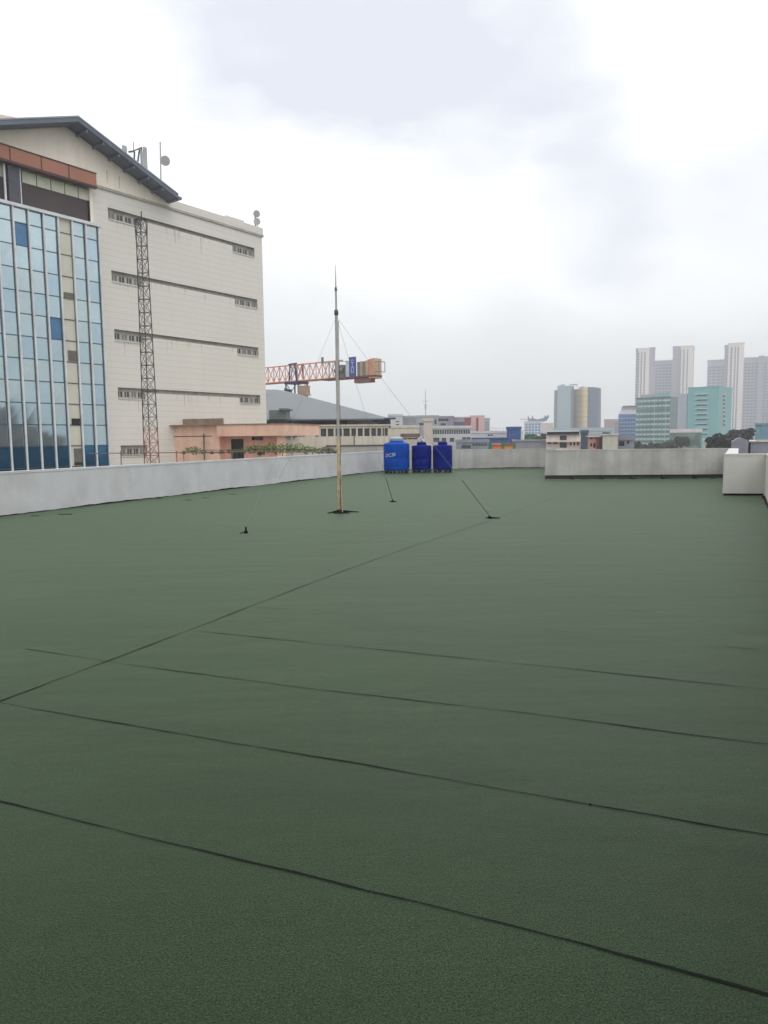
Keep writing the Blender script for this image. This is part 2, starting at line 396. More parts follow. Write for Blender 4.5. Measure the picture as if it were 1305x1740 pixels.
# right stretch of the far wall: raised on a dark gap with little brackets
zb = .155
tR, frR = parapet('blotchy raised far parapet with a dark gap and brackets beneath it', E1, Rfar, .2, zb, 1.09, M_rendfar, skirt=False)
MB().fbox(frR, .02, frR.L, -.32, -.06, 0.002, zb-.002).build('footing', mat('dark_green_footing', (58, 68, 54), rough=.9, var=.2), tR)  # footing filling the gap, dark green like the deck
for k, px in enumerate((972, 1023, 1074, 1127, 1181)):
    s_, _ = frR.S(px, 812); MB().fbox(frR, s_-.03, s_+.03, -.058, .05, 0.0, zb-.003).fbox(frR, s_-.05, s_+.05, -.05, .12, .0, .012).build('bracket', mat('bracket_steel', (40, 42, 42), rough=.5), tR)
# the left end of the raised wall returns to the further stretch
parapet('short end face where the far parapet steps forward', E1+Vector((.25, .21, 0)), F2+Vector((.7, 1, 0)), .2, 0, .9, M_rendfar, flip=True, skirt=False)
parapet('right parapet running back to the far corner, its top showing white', B1+rdir*.15, Rfar, .27, 0, 1.085, M_cope, skirt=False, flip=True)
tb, frb = parapet('short plain parapet face nearest the right edge of the picture', B1, B2, .15, .06, 1.09, M_rendbox, skirt=False)
MB().fbox(frb, .02, frb.L-.02, -.14, -.04, 0, .058).build('footing', M_bit, tb)
parapet('right hand parapet coming forward beside the short wall', B2, R2, .2, 0, 1.093, M_rendbox)
# stair house standing behind the camera, out of the picture
# ------------------------------------------------------------------ ground, haze
M_ground = mat('city_ground', (96, 98, 92), rough=.95, var=.25, scale=.02, tint=((70, 84, 62), .01, .8))
b = MB(); b.box(-2500, 2500, -1500, 3000, GZ-1, GZ-.01); struct(b.build('ground', M_ground))

# ------------------------------------------------------------------ the guyed lightning mast
M_galv = mat('galvanised', (172, 170, 164), rough=.5, var=.12, scale=6, metal=.3)
M_pale = mat('cream_pipe_paint', (190, 174, 140), rough=.6, var=.15, scale=9, tint=((120, 90, 60), 7, .5))
base = G(577, 872); 
def mz(py): return ZT(575, py, base.y)
t = thing('lightning_mast', 'tall thin guyed mast with spike, cream at the foot, in the middle of the roof', 'mast', base)
bx, by = base.x, base.y
rods = MB().tube([(bx, by, 0), (bx, by, mz(745))], .038, 12).build('lower_pole', M_pale, t, True)
MB().tube([(bx, by, mz(745)), (bx, by, mz(530))], .031, 12).build('upper_pole', M_galv, t, True)
MB().tube([(bx, by, mz(530)), (bx, by, mz(492))], .021, 10).build('top_pole', M_galv, t, True)
MB().tube([(bx, by, mz(492)), (bx, by, mz(450))], [.016, .004], 8).build('spike', M_galv, t, True)
MB().tube([(bx, by, mz(536)), (bx, by, mz(534)), (bx, by, mz(528)), (bx, by, mz(526))], [.033, .044, .044, .025], 12).build('collar', mat('dark_steel', (84, 86, 86), rough=.45, metal=.5), t, True)
MB().tube([(bx, by, mz(494)), (bx, by, mz(488))], [.032, .02], 10).build('joint', MATS['dark_steel'], t, True)
MB().tube([(bx+.07, by-.05, 0), (bx+.045, by-.03, mz(846)), (bx+.04, by-.02, mz(790))], .014, 8).build('earth_pipe', M_pale, t, True)
MB().tube([(bx+.01, by-.06, 0), (bx+.03, by-.05, mz(850)), (bx+.045, by, mz(740)), (bx+.04, by, mz(545))], .006, 6).build('earth_cable', mat('brown_cable', (90, 66, 50)), t)
b = MB(); b.lathe((bx, by, 0), [(.13, 0.004), (.11, .02), (.06, .03), (.048, .08)], 14)
for a, L in ((3.3, .26), (.25, .42), (1.9, .25), (-.4, .24)):
    q = Vector((bx+math.cos(a)*L, by+math.sin(a)*L*1.3, .01)); b.tube([(bx, by, .05), q*.5+Vector((bx, by, .05))*.5, q], [.03, .018, .007], 6)
b.build('base', M_bit, t)
topw = Vector((bx, by, mz(538)))
M_wire = mat('guy_wire_steel', (112, 116, 118), rough=.5)
M_dw = MATS['dark_steel']
for lab, px, py, k in (('guy anchor with stay rod behind the mast, towards the blue tanks', 667, 853, .14), ('guy anchor right of the mast with a long dark slanting stay', 832, 881, .17), ('small upright guy anchor peg left of the mast', 418, 906, .0)):
    g_ = G(px, py); a = thing('guy_anchor', lab, 'anchor', g_, 0, 'guy anchors of the mast')
    bb = MB(); bb.lathe(g_, [(.035, 0), (.03, .04), (.015, .05)], 10)
    d2 = (g_-topw).normalized()
    if k: bb.tube([g_+Vector((-.02, 0, .02)), g_+Vector((.2 if px > 700 else .1, -.02, .01))], [.018, .008], 6); bb.tube([g_+Vector((0, 0, .02)), g_-Vector((.08, -.03, -.01))], [.015, .006], 6)
    else: bb.tube([g_, g_+Vector((0, 0, .11))], .015, 8); bb.tube([g_+Vector((0, 0, .02)), g_+Vector((-.1, -.04, .005))], .007, 6)
    bb.build('eye_plate', M_bit, a)
    hook = g_+Vector((0, 0, .05 if k else .13)); top2 = hook+(topw-hook)*k
    if k: MB().tube([hook, top2], .010 if px > 700 else .008, 6).build('stay_rod', M_dw, a)
    else: top2 = hook
    sag = [top2+(topw-top2)*(i/12)+Vector((0, 0, -.06*math.sin(math.pi*i/12))) for i in range(13)]
    MB().tube(sag, .0026, 5).build('guy_wire', M_wire, t)

# ------------------------------------------------------------------ blue tanks
M_tank1 = mat('blue_plastic_tank', (0, 70, 164), rough=.5, spec=.1, var=.08, scale=2, streak=.15)
M_tank2 = mat('dark_blue_plastic_tank', (0, 26, 118), rough=.5, spec=.1, var=.08, scale=2, streak=.15)
M_lid = mat('blue_lid', (4, 28, 96), rough=.5, spec=.2)
M_greylid = mat('grey_lid', (150, 160, 170), rough=.5)
M_white = mat('white_paint', (215, 215, 212), rough=.6)
def text_mesh(body, size, extr=.002):
    cu = bpy.data.curves.new('t', 'FONT'); cu.body = body; cu.size = size; cu.extrude = extr; cu.align_x = 'CENTER'; cu.align_y = 'CENTER'
    ob = bpy.data.objects.new('t', cu); COL.objects.link(ob); bpy.context.view_layer.update()
    me = bpy.data.meshes.new_from_object(ob.evaluated_get(bpy.context.evaluated_depsgraph_get()))
    vs = [v.co.copy() for v in me.vertices]; fs = [tuple(p.vertices) for p in me.polygons]
    bpy.data.objects.remove(ob); bpy.data.curves.remove(cu); bpy.data.meshes.remove(me); return vs, fs
def tank(label, px0, px1, ytop, yneck, ylid, ybase, Y, m_, lidm, neck, ribs, text=False):
    c = XY((px0+px1)/2, Y); r = (XY(px1, Y)-XY(px0, Y)).length/2; pc = (px0+px1)/2
    H = ZT(pc, ytop, Y); zn = ZT(pc, yneck, Y); zl = ZT(pc, ylid, Y); zb_ = .14
    t = thing('water_tank', label, 'water tank', (c.x, c.y, 0), 0, 'blue plastic water tanks')
    b = MB(); b.lathe(c, [(r*.94, zb_), (r*.985, zb_+.05), (r, zb_+.12), (r*.985, zb_+.14), (r, zb_+.17), (r, H*.5), (r*.99, H*.5+.02), (r, H*.5+.04), (r, H-.035), (r*.985, H-.01), (r*.94, H+.01), (r*.8, H+(zn-H)*.3), (neck*1.3, zn-.05), (neck*1.1, zn-.03), (neck*1.08, zn)], 96, rib=.006, nrib=ribs)
    body = b.build('body', m_, t, True)
    b = MB(); b.lathe(c, [(neck, zn-.005), (neck*1.06, zn+.02), (neck*1.08, zn+(zl-zn)*.6), (neck*.8, zl-.01), (neck*.2, zl)], 32); b.build('lid', lidm, t, True)
    b = MB()
    for k in range(8):
        a = k*math.pi/4+.2; x, y = c.x+math.cos(a)*r*.82, c.y+math.sin(a)*r*.82
        b.box(x-.05, x+.05, y-.05, y+.05, 0.0, zb_-.04)
    b.box(c.x-r*.96, c.x+r*.96, c.y-r*.96, c.y+r*.96, zb_-.04, zb_)
    b.build('stand', mat('tank_stand_steel', (36, 38, 44), rough=.6), t)
    MB().tube([(c.x+r*.9, c.y-r*.5, .2), (c.x+r*1.03, c.y-r*.52, .2), (c.x+r*1.05, c.y-r*.55, .05), (c.x+r*1.05, c.y-r*.55, 0)], .02, 8).build('outlet_pipe', M_greylid, t, True)
    if text:
        vs, fs = text_mesh('DCSI', .21); b = MB(); zz = ZT(pc, 773, Y); a0 = math.atan2(c.y, c.x)+math.pi-.52
        b.v = []
        for v in vs:
            x = v.x*1.15; aa = a0+x/r; zt = zz+v.y+v.x*.14; rr = r*1.012+v.z
            b.v.append(Vector((c.x+rr*math.cos(aa), c.y+rr*math.sin(aa), zt)))
        b.f = fs; b.m = [0]*len(fs); b.build('lettering', M_white, body)
    return t, c, r, H
YT = G(700, 803.5).y
tank('large lighter blue water tank with white lettering and grey lid, left of the three', 651.5, 695.5, 754, 749.5, 742, 804, YT, M_tank1, M_greylid, .29, 32, True)
tk2, c2_, r2_, H2_ = tank('smaller dark blue water tank standing between the two other tanks', 699.5, 733, 757.5, 755, 750, 803, YT+.15, M_tank2, M_lid, .2, 24)
tank('smaller dark blue water tank at the right end of the three', 735.5, 768.5, 757, 754.5, 749.5, 803, YT+.2, M_tank2, M_lid, .2, 24)
b = MB(); zt = ZT(716, 753, YT)
q = Vector((c2_.x, c2_.y, zt))
b.tube([q+Vector((-.22, .1, -.1)), q+Vector((-.16, .1, .12)), q+Vector((-.02, .1, .3)), q+Vector((.06, .1, .16)), q+Vector((.2, .1, .02)), q+Vector((.35, .1, -.15))], .022, 8)
b.tube([q+Vector((-.1, .05, .05)), q+Vector((.02, .05, .2)), q+Vector((.12, .05, .05))], .02, 8)
b.build('valve_pipe', M_white, tk2, True)

# ------------------------------------------------------------------ generic building
M_dark = mat('dark_glass', (38, 44, 54), rough=.12, var=.25, scale=.6)
M_grwin = mat('grey_window', (88, 94, 100), rough=.15, var=.3, scale=.5)
def grid(s0, s1, ns, z0, z1, nz_, fs=.6, fz=.5):
    ds, dz = (s1-s0)/ns, (z1-z0)/nz_
    return [(s0+ds*(i+.5-fs/2), s0+ds*(i+.5+fs/2), z0+dz*(j+.5-fz/2), z0+dz*(j+.5+fz/2)) for j in range(nz_) for i in range(ns)]
def building(name, label, cat, A, B, deep, z1, wall, F=(), Rr=(), Lf=(), wm=None, z0=GZ, rec=.25, part='window', cope=True, group=None, wallR=None, cm=None, frame=None, copeh=.5):
    """a block whose front runs A->B; F, Rr, Lf are openings on the front, right and left faces"""
    wm = wm or M_dark; fr = Fr(A, B); L = fr.L
    C_, D_ = fr.P(L, -deep, 0), fr.P(0, -deep, 0)
    frs = [(fr, F), (Fr(fr.P(L, 0, 0), C_), Rr), (Fr(C_, D_), ()), (Fr(D_, fr.P(0, 0, 0)), Lf)]
    t = thing(name, label, cat, fr.P(L/2, -deep/2, z0), fr.ang, group)
    mb = MB()
    for k, (f_, h) in enumerate(frs): mb.holes(f_, 0, f_.L, z0, z1, list(h), rec, 1 if k == 1 and wallR else 0, 1 if k == 1 and wallR else 0)
    mb.face([fr.P(0, 0, z1), fr.P(L, 0, z1), C_+Vector((0, 0, z1)), D_+Vector((0, 0, z1))])
    mb.build('wall', [wall, wallR or wall], t)
    for f_, h in frs:
        for hh in h:
            wo = MB().fbox(f_, hh[0]+.02, hh[1]-.02, -rec+.02, -rec+.07, hh[2]+.02, hh[3]-.02).build(part, wm, t)
            if frame:
                b = MB(); s0, s1, a0, a1 = hh; k = max(1, round((s1-s0)/frame[1]))
                b.fbox(f_, s0+.01, s1-.01, -rec+.072, -rec+.13, a0+.01, a0+.08); b.fbox(f_, s0+.01, s1-.01, -rec+.072, -rec+.13, a1-.08, a1-.01)
                for i in range(k+1):
                    c = s0+.04+(s1-s0-.08)*i/k; b.fbox(f_, c-.035, c+.035, -rec+.075, -rec+.128, a0+.082, a1-.082)
                b.build('frame', frame[0], wo)
    if cope:
        b = MB(); e = .12
        b.fbox(fr, -e, L+e, -.35, e, z1+.003, z1+copeh); b.fbox(fr, -e, L+e, -deep-e, -deep+.35, z1+.003, z1+copeh)
        b.fbox(fr, -e, .35, -deep+.352, -.352, z1+.003, z1+copeh); b.fbox(fr, L-.35, L+e, -deep+.352, -.352, z1+.003, z1+copeh)
        b.build('roof_parapet', cm or wall, t)
    return t, fr
def pxb(px0, px1, py, Y0, Y1=None):       # front ends and top height from pixels
    if not Y1:                              # the block turns its front to us
        A, B = XY(px0, Y0), XY(px1, Y0); d = (A if (px0+px1)/2 > 652 else B).normalized(); e = Vector((d.y, -d.x, 0)); o_ = Vector((0, 0, 0))
        if (px0+px1)/2 > 652: B = lint(A, e, o_, XY(px1, 10).normalized())
        else: A = lint(B, e, o_, XY(px0, 10).normalized())
        return A, B, ZT((px0+px1)/2, py, (A.y+B.y)/2)
    return XY(px0, Y0), XY(px1, Y1), ZT((px0+px1)/2, py, (Y0+Y1)/2)

# ------------------------------------------------------------------ the big white building on the left
M_clad = mat('cream_cladding', (221, 217, 207), rough=.6, var=.02, scale=.25, lines=(.40, .09, .86), streak=.025)
M_cream = mat('cream_plaster', (244, 234, 218), rough=.85, var=.04, scale=.5, streak=.06)
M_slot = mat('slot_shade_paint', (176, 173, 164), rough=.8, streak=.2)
M_wframe = mat('pale_frame', (180, 178, 168), rough=.5)
A0, A1 = XY(200, 49.5), XY(440, 60.2); f0 = Fr(A0, A1)
sR = f0.S(449, 560)[0]; sL = f0.S(160, 500)[0]; sLL = sL-22
ztop0 = f0.S(300, 340)[1]
zcor = (f0.S(200, 330)[1]+f0.S(440, 401)[1])/2
ztop = (f0.S(300, 341)[1]+f0.S(440, 388)[1])/2
TB = thing('office_building', 'large cream clad building with long slit windows and a grey gable roof on the left', 'building', f0.P(0, -10, GZ), f0.ang)
wins = []; hol = []
rows = [((183, 240, 352), (395, 432, 418)), ((189, 240, 459), (399, 437, 504)), ((194, 244, 559), (403, 439, 589)), ((200, 246, 658), (407, 442, 669)), ((205, 250, 757), None)]
for l_, r_ in rows:
    sa, zt_ = f0.S(l_[0], l_[2]); sb = f0.S(l_[1], l_[2]+12)[0]
    hol.append((sa, sb, zt_-.72, zt_)); wins.append((sa, sb, zt_-.7, zt_-.26))
    if r_:
        sc_, _ = f0.S(r_[0], r_[2]); sd_, z2 = f0.S(r_[1], r_[2]+3)
        hol.append((sa, sd_, zt_-.28, zt_)); hol.append((sc_, sd_, zt_-.72, zt_)); wins.append((sc_, sd_, zt_-.7, zt_-.26))
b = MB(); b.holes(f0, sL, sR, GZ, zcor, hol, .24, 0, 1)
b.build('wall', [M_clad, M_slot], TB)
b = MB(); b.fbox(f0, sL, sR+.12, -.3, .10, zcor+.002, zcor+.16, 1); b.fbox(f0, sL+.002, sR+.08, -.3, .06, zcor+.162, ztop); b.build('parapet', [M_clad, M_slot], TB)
for s0, s1, a0, a1 in wins:
    n_ = 4; wd = (s1-s0)/n_
    for i in range(n_):
        c0, c1 = s0+wd*i+.05, s0+wd*(i+1)-.05
        wo = MB().fbox(f0, c0, c1, -.235, -.215, a0+.02, a1).build('window', mat('dusty_pane', (74, 78, 80), rough=.25, var=.3, scale=.7) if (i*7+int(a0)) % 3 else mat('pale_blind_pane', (128, 128, 122), rough=.4), TB)
        fb = MB(); fb.fbox(f0, c0-.045, c0+.03, -.213, -.15, a0+.02, a1); fb.fbox(f0, c1-.03, c1+.045, -.213, -.15, a0+.02, a1)
        fb.fbox(f0, c0+.031, c1-.031, -.213, -.16, a0+.02, a0+.08); m_ = (c0+c1)/2; fb.fbox(f0, m_-.02, m_+.02, -.213, -.18, a0+.082, a1); fb.build('frame', M_wframe, wo)
    MB().fbox(f0, s0, s1, .002, .06, a0-.07, a0-.02).build('sill', M_clad, TB)
# side, back and body
b = MB(); DEEP = 24
b.fbox(f0, sR-.3, sR, -DEEP, -.352, GZ, zcor); b.fbox(f0, sLL, sR-.302, -DEEP, -DEEP+.3, GZ, zcor)
b.fbox(f0, sL, sR+.05, -DEEP-.05, -.302, zcor+.002, ztop-.3)
b.build('rear_wall', M_clad, TB)
# gable over the left half
gOff = 1.3
sA, zA = f0.S(133, 199, gOff+.0); sE, zE = f0.S(303, 331, gOff)
slope = (zA-zE)/(sE-sA); sW = sA-(sE-sA); 
thk = .28
gs0 = sLL; 
def rz_(s_): return zA-abs(s_-sA)*slope
sg = f0.S(276, 329)[0]
poly = [(gs0, zcor-.0), (sL, zcor), (sL, zcor+.001), (sg+1.2, zcor+.001), (sg+1.2, min(rz_(sg+1.2)-thk-.02, ztop)), (sA, zA-thk-.02), (gs0, rz_(gs0)-thk-.02)]
zgl = (f0.S(0, 267, .5)[1]+f0.S(158, 315, .5)[1])/2+.1; sgl = f0.S(157.5, 350)[0]
b = MB(); b.extr(f0, [(gs0, zgl), (sgl, zgl), (sgl, zcor+.164), (sg+.9, zcor+.164), (sg+.9, rz_(sg+.9)-thk-.02), (sA, zA-thk-.02), (gs0, rz_(gs0)-thk-.02)], -.28, .08)
b.build('gable', M_cream, TB)
M_roofm = mat('grey_metal_roof', (150, 152, 158), rough=.5, var=.1, scale=.4)
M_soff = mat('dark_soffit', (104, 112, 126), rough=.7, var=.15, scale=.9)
b = MB()
for sa, sb in ((sA, sE), (gs0, sA)):
    za, zb2 = rz_(sa), rz_(sb)
    P = f0.P
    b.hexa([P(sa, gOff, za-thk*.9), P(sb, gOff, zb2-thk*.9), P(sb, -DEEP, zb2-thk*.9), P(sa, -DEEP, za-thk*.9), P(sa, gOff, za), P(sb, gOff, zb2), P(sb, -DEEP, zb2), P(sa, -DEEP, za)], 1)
    b.hexa([P(sa, gOff+.03, za+.003), P(sb, gOff+.03, zb2+.003), P(sb, -DEEP, zb2+.003), P(sa, -DEEP, za+.003), P(sa, gOff+.03, za+.09), P(sb, gOff+.03, zb2+.09), P(sb, -DEEP, zb2+.09), P(sa, -DEEP, za+.09)], 0)
rf = b.build('roof', [M_roofm, M_soff], TB)
b = MB(); k = 0
while k < 9:                                    # purlin ends and a gutter at the eave
    s_ = sA+.6+k*1.1
    if s_ < sE-.3: b.fbox(f0, s_-.06, s_+.06, .09, gOff-.05, rz_(s_)-thk-.18, rz_(s_)-thk*.9-.05)
    k += 1
b.fbox(f0, sE-.05, sE+.22, -DEEP+1, gOff+.1, rz_(sE)-.3, rz_(sE)-.12); b.build('purlins', M_soff, rf)
# rooftop hut behind the parapet on the right
s1_, z1_ = f0.S(337, 353, -1); s2_, _ = f0.S(382, 366, -1); MB().fbox(f0, s1_, s2_, -4, -1, ztop-.3, z1_-.1).build('roof_hut', M_clad, TB)
s1_, _ = f0.S(385, 366, -1); s2_, z2_ = f0.S(415, 374, -1); MB().fbox(f0, s1_, s2_, -4, -1, ztop-.3, z2_-.05).build('roof_hut', M_clad, TB)

# the stained streaks under the slits and on the gable
M_stain = mat('rain_stain', (186, 170, 150), rough=.85, var=.1, scale=2)
b = MB()
for px, py, L in ((297, 392, .9), (302, 395, .5), (341, 404, 1.2), (348, 501, .5), (313, 672, .8), (320, 672, .6), (354, 671, .5), (180, 290, .8), (201, 300, .8)):
    s_, z_ = f0.S(px, py); b.face([f0.P(s_-.03, .085 if py < 310 else .004, z_), f0.P(s_+.04, .085 if py < 310 else .004, z_), f0.P(s_+.015, .085 if py < 310 else .004, z_-L), f0.P(s_-.01, .085 if py < 310 else .004, z_-L)])
rd = random.Random(8)
for l_, r_ in rows[:4]:
    for q in range(14):
        px = rd.uniform(l_[0]+6, 430); s_ = f0.S(px, 500)[0]; zt1 = f0.S(l_[0], l_[2])[1]-(.74 if px < l_[1] else .3); L = rd.uniform(.2, .9); wd_ = rd.uniform(.01, .03)
        b.face([f0.P(s_-wd_, .004, zt1), f0.P(s_+wd_, .004, zt1), f0.P(s_+.006, .004, zt1-L), f0.P(s_-.006, .004, zt1-L)])
b.build('stain', M_stain, TB)

# glass front at the left, standing proud of the cladding
OG = .55
def gS(px, py): return f0.S(px, py, OG)
zgt = (gS(0, 342)[1]+gS(165, 386)[1])/2
zgb = GZ
zs = [gS(166, 409)[1], gS(167, 445)[1], gS(169, 482)[1], gS(171, 516)[1], gS(173, 551)[1], gS(175, 586)[1], gS(177, 620)[1], gS(179, 653)[1], gS(181, 689)[1], gS(183, 722.6)[1]]
dz_ = (zs[0]-zs[-1])/9; zl = [zgt]+[zs[0]-dz_*i for i in range(20)]; zl = [z for z in zl if z > GZ+1]
xs = [gS(p, 380)[0] for p in (22, 48, 73.6, 98.4, 122, 143, 166.5)]; ds = (xs[-1]-xs[0])/6
sx = [xs[-1]-ds*i for i in range(14)]
GL = thing('glass_front', 'blue grey mirrored glass front with pale vertical fins at the far left', 'building', f0.P(sx[6], OG, GZ), f0.ang)
del GL['category']; 
bpy.data.objects.remove(GL)
glm = [glass('mirror_glass_a', (180, 197, 201), rough=.05), glass('mirror_glass_b', (174, 193, 200), rough=.06), glass('mirror_glass_c', (176, 195, 201), rough=.05), glass('mirror_glass_d', (168, 189, 199), rough=.05), glass('mirror_glass_e', (180, 195, 197), rough=.08)]
M_blue = mat('blue_glass_panel', (74, 118, 158), rough=.15, metal=.2); M_panel = mat('beige_panel', (208, 204, 188), rough=.6, var=.05)
M_fin = mat('pale_fin', (214, 216, 218), rough=.45); M_mull = mat('dark_mullion', (78, 90, 98), rough=.4)
M_darkrefl = glass('dark_reflection_glass', (52, 106, 140), rough=.05, metal=.7)  # dark reflections low on the front, put into the pane colour
b = MB(); b.fbox(f0, sx[-1], sx[0]-.02, -.3, OG-.12, GZ, zgt-.05); CW = b.build('curtain_wall', M_mull, TB)
rnd = random.Random(11)
def gpanel(i, j, m_, name, tilt=0):
    s1, s0 = sx[i]-.03, sx[i+1]+.03; z1, z0 = zl[j]-.03, zl[j+1]+.03
    e = [rnd.uniform(-.008, .008) for _ in range(4)]
    P = f0.P; p = MB(); p.face([P(s0, OG-.05+e[0], z0), P(s1, OG-.05+e[1], z0), P(s1, OG-.05+e[2], z1), P(s0, OG-.05+e[3], z1)]); p.face([P(s0, OG-.1, z0), P(s0, OG-.1, z1), P(s1, OG-.1, z1), P(s1, OG-.1, z0)])
    p.face([P(s0, OG-.1, z1), P(s0, OG-.05+e[3], z1), P(s1, OG-.05+e[2], z1), P(s1, OG-.1, z1)])
    return p.build(name, m_, CW)
for i in range(9):
    for j in range(13):
        if j+1 >= len(zl): break
        if i == 2:
            pn = gpanel(i, j, M_panel, 'panel')
        elif (i, j) in ((5, 1), (3, 5)): gpanel(i, j, M_blue, 'glass_pane')
        elif j >= 11 and i != 2: gpanel(i, j, M_darkrefl, 'glass_pane')
        else: gpanel(i, j, glm[(rnd.randrange(5)*3+j) % 5], 'glass_pane')
b = MB(); b.fbox(f0, sx[-1], sx[9]-.05, OG-.1, OG-.05, zl[-1], zl[0]-.03); b.fbox(f0, sx[9]-.05, sx[0]-.03, OG-.1, OG-.05, GZ+.5, zl[13]-.03); b.build('glass_beyond', glm[1], CW)
for i in range(10):
    MB().fbox(f0, sx[i]-.045, sx[i]+.045, OG-.049, OG+.1, GZ, zgt-.04).build('fin', M_fin, CW)
    MB().fbox(f0, sx[i]-.075, sx[i]-.047, OG-.047, OG+.0, GZ, zgt-.045).build('mullion', M_mull, CW)
for z_ in zl[1:16]:
    MB().fbox(f0, sx[-1], sx[0]-.1, OG-.048, OG-.012, z_-.022, z_+.014).build('transom', M_mull, CW)
MB().fbox(f0, sx[-1], sx[0]+.12, -.28, OG+.16, zgt-.038, zgt+.14).build('capping', M_fin, CW)
MB().fbox(f0, sx[0]+.052, sx[0]+.1, -.27, OG-.02, GZ, zgt-.04).build('end_trim', M_fin, CW)
M_louv = mat('louvre_grey', (110, 110, 100), rough=.7, lines=(.14, .3, .6)); M_black = mat('black_opening', (22, 24, 26), rough=.6)
for pa, pb, m_, nm in ((gS(109, 496), gS(127, 510), M_louv, 'vent'), (gS(116, 595), gS(131.5, 614), M_louv, 'vent'), (gS(122, 711), gS(138, 723), M_black, 'opening'), (gS(126, 762), gS(142, 785), M_louv, 'opening'), (gS(127, 786), gS(143, 790), M_black, 'opening')):
    s0, s1 = min(pa[0], pb[0]), max(pa[0], pb[0]); z0, z1 = min(pa[1], pb[1]), max(pa[1], pb[1])
    MB().fbox(f0, max(s0, sx[3]+.06), min(s1, sx[2]-.1), OG-.044, OG-.01, z0, z1).build(nm, m_, CW)

# recessed storey above the glass, with terracotta fascia
def rS(px, py, o_=0.0): return f0.S(px, py, o_)
sr1 = f0.S(157.5, 350)[0]; zf0 = (f0.S(0, 267, .5)[1]+f0.S(158, 315, .5)[1])/2; zf1 = (f0.S(0, 243, .5)[1]+f0.S(158, 295, .5)[1])/2
M_terra = mat('terracotta_panel', (166, 110, 88), rough=.5, var=.07, scale=.6); M_brown = mat('brown_shade_cloth', (78, 68, 68), rough=.8, var=.08, scale=.5)
M_pcream = mat('cream_frosted_panel', (206, 208, 186), rough=.4); M_colgrey = mat('dark_grey_tile', (72, 74, 82), rough=.5, lines=(.55, .05, .6))
b = MB(); b.fbox(f0, sx[-1], sr1+.02, -.27, .5, zf0, zf1); FA = b.build('fascia', M_terra, TB)
b = MB()
for px in (18.5, 71, 117):
    s_ = f0.S(px, 290, .5)[0]; b.fbox(f0, s_-.03, s_+.03, .4, .515, zf0-.01, zf1+.01)
b.fbox(f0, sx[-1], sr1+.03, .3, .53, zf0-.14, zf0-.003); b.fbox(f0, sx[-1], sr1+.04, .4, .54, zf1+.002, zf1+.06); b.build('trim', mat('maroon_trim', (70, 44, 46), rough=.5), FA)
zm = (f0.S(38, 310, -.1)[1]+f0.S(155, 342, -.1)[1])/2
MB().fbox(f0, sx[-1], sr1, -.28, -.12, zgt+.142, zm-.02).build('screen_wall', M_brown, TB)
MB().fbox(f0, sr1+.002, sL-.002, -.3, .02, zgt+.142, zcor).build('pier', M_cream, TB)
MB().fbox(f0, sr1-.28, sr1-.02, -.118, .0, zgt+.142, zm-.02).build('downpipe_recess', M_black, TB)
sc0 = f0.S(38, 320, -.1)[0]; 
sp = [f0.S(p, 330, -.1)[0] for p in (38.5, 62, 86, 109.5, 133)]; dsp = (sp[-1]-sp[0])/4
for k in range(-7, 5):
    if k in (-1,): continue
    a0 = sp[0]+dsp*k; MB().fbox(f0, a0+.03, min(a0+dsp-.03, sr1-.03), -.2, -.1, zm, zf0-.16).build('frosted_panel', M_pcream, TB)
MB().fbox(f0, sx[-1], sr1-.02, -.28, -.2, zm, zf0-.1).build('panel_backing', M_black, TB)
s0, s1 = f0.S(14, 310, .2)[0], f0.S(34, 320, .2)[0]; MB().fbox(f0, s0, s1, -.095, .25, zgt+.142, zf0-.142).build('column', M_colgrey, TB)
MB().fbox(f0, s1+.02, s1+.12, .05, .15, zgt+.142, zf0-.142).build('post', M_fin, TB); MB().fbox(f0, s0-.2, s0-.1, .05, .15, zgt+.142, zf0-.142).build('post', M_fin, TB)

# antennas on that roof
M_ant = mat('antenna_grey', (168, 170, 172), rough=.5); M_antd = mat('antenna_dark_steel', (84, 86, 92), rough=.5)
def onroof(px, py, n_=-1.2): s_, z_ = f0.S(px, py, n_); return s_, z_
t = thing('cell_antenna', 'cellular panel antennas on a dark steel frame above the grey gable roof', 'antenna', f0.P(onroof(235, 280)[0], -1.2, zE))
NN = -1.2
def seg(mbx, pts, r, n_=NN): mbx.tube([f0.P(*(lambda q: (q[0], n_, q[1]))(f0.S(px, py, n_))) for px, py in pts], r, 6)
b = MB(); seg(b, [(228, 280), (228.5, 258)], .06); seg(b, [(233, 283), (237, 254)], .06); seg(b, [(241.5, 288), (240, 250)], .06); seg(b, [(219, 258), (228, 257)], .07); seg(b, [(228, 256), (240, 251)], .05); seg(b, [(227, 255), (226.5, 241)], .025); b.build('frame', M_antd, t)
for px, y0, y1 in ((248, 251, 296), (243, 258, 290), (212, 248, 262)):
    b = MB(); s_, z0 = f0.S(px, y1, NN); z1 = f0.S(px, y0, NN)[1]; hw = .12 if px != 212 else .15
    b.fbox(f0, s_-hw, s_+hw, NN-.08, NN+.06, z0, z1); b.build('panel_antenna', M_ant, t)
t = thing('dish_antenna', 'small round dish on a tall thin pole at the lower end of the gable roof', 'antenna', f0.P(onroof(273, 300)[0], NN, zE))
b = MB(); seg(b, [(273.5, 312), (272.2, 241)], .05); b.build('pole', M_ant, t)
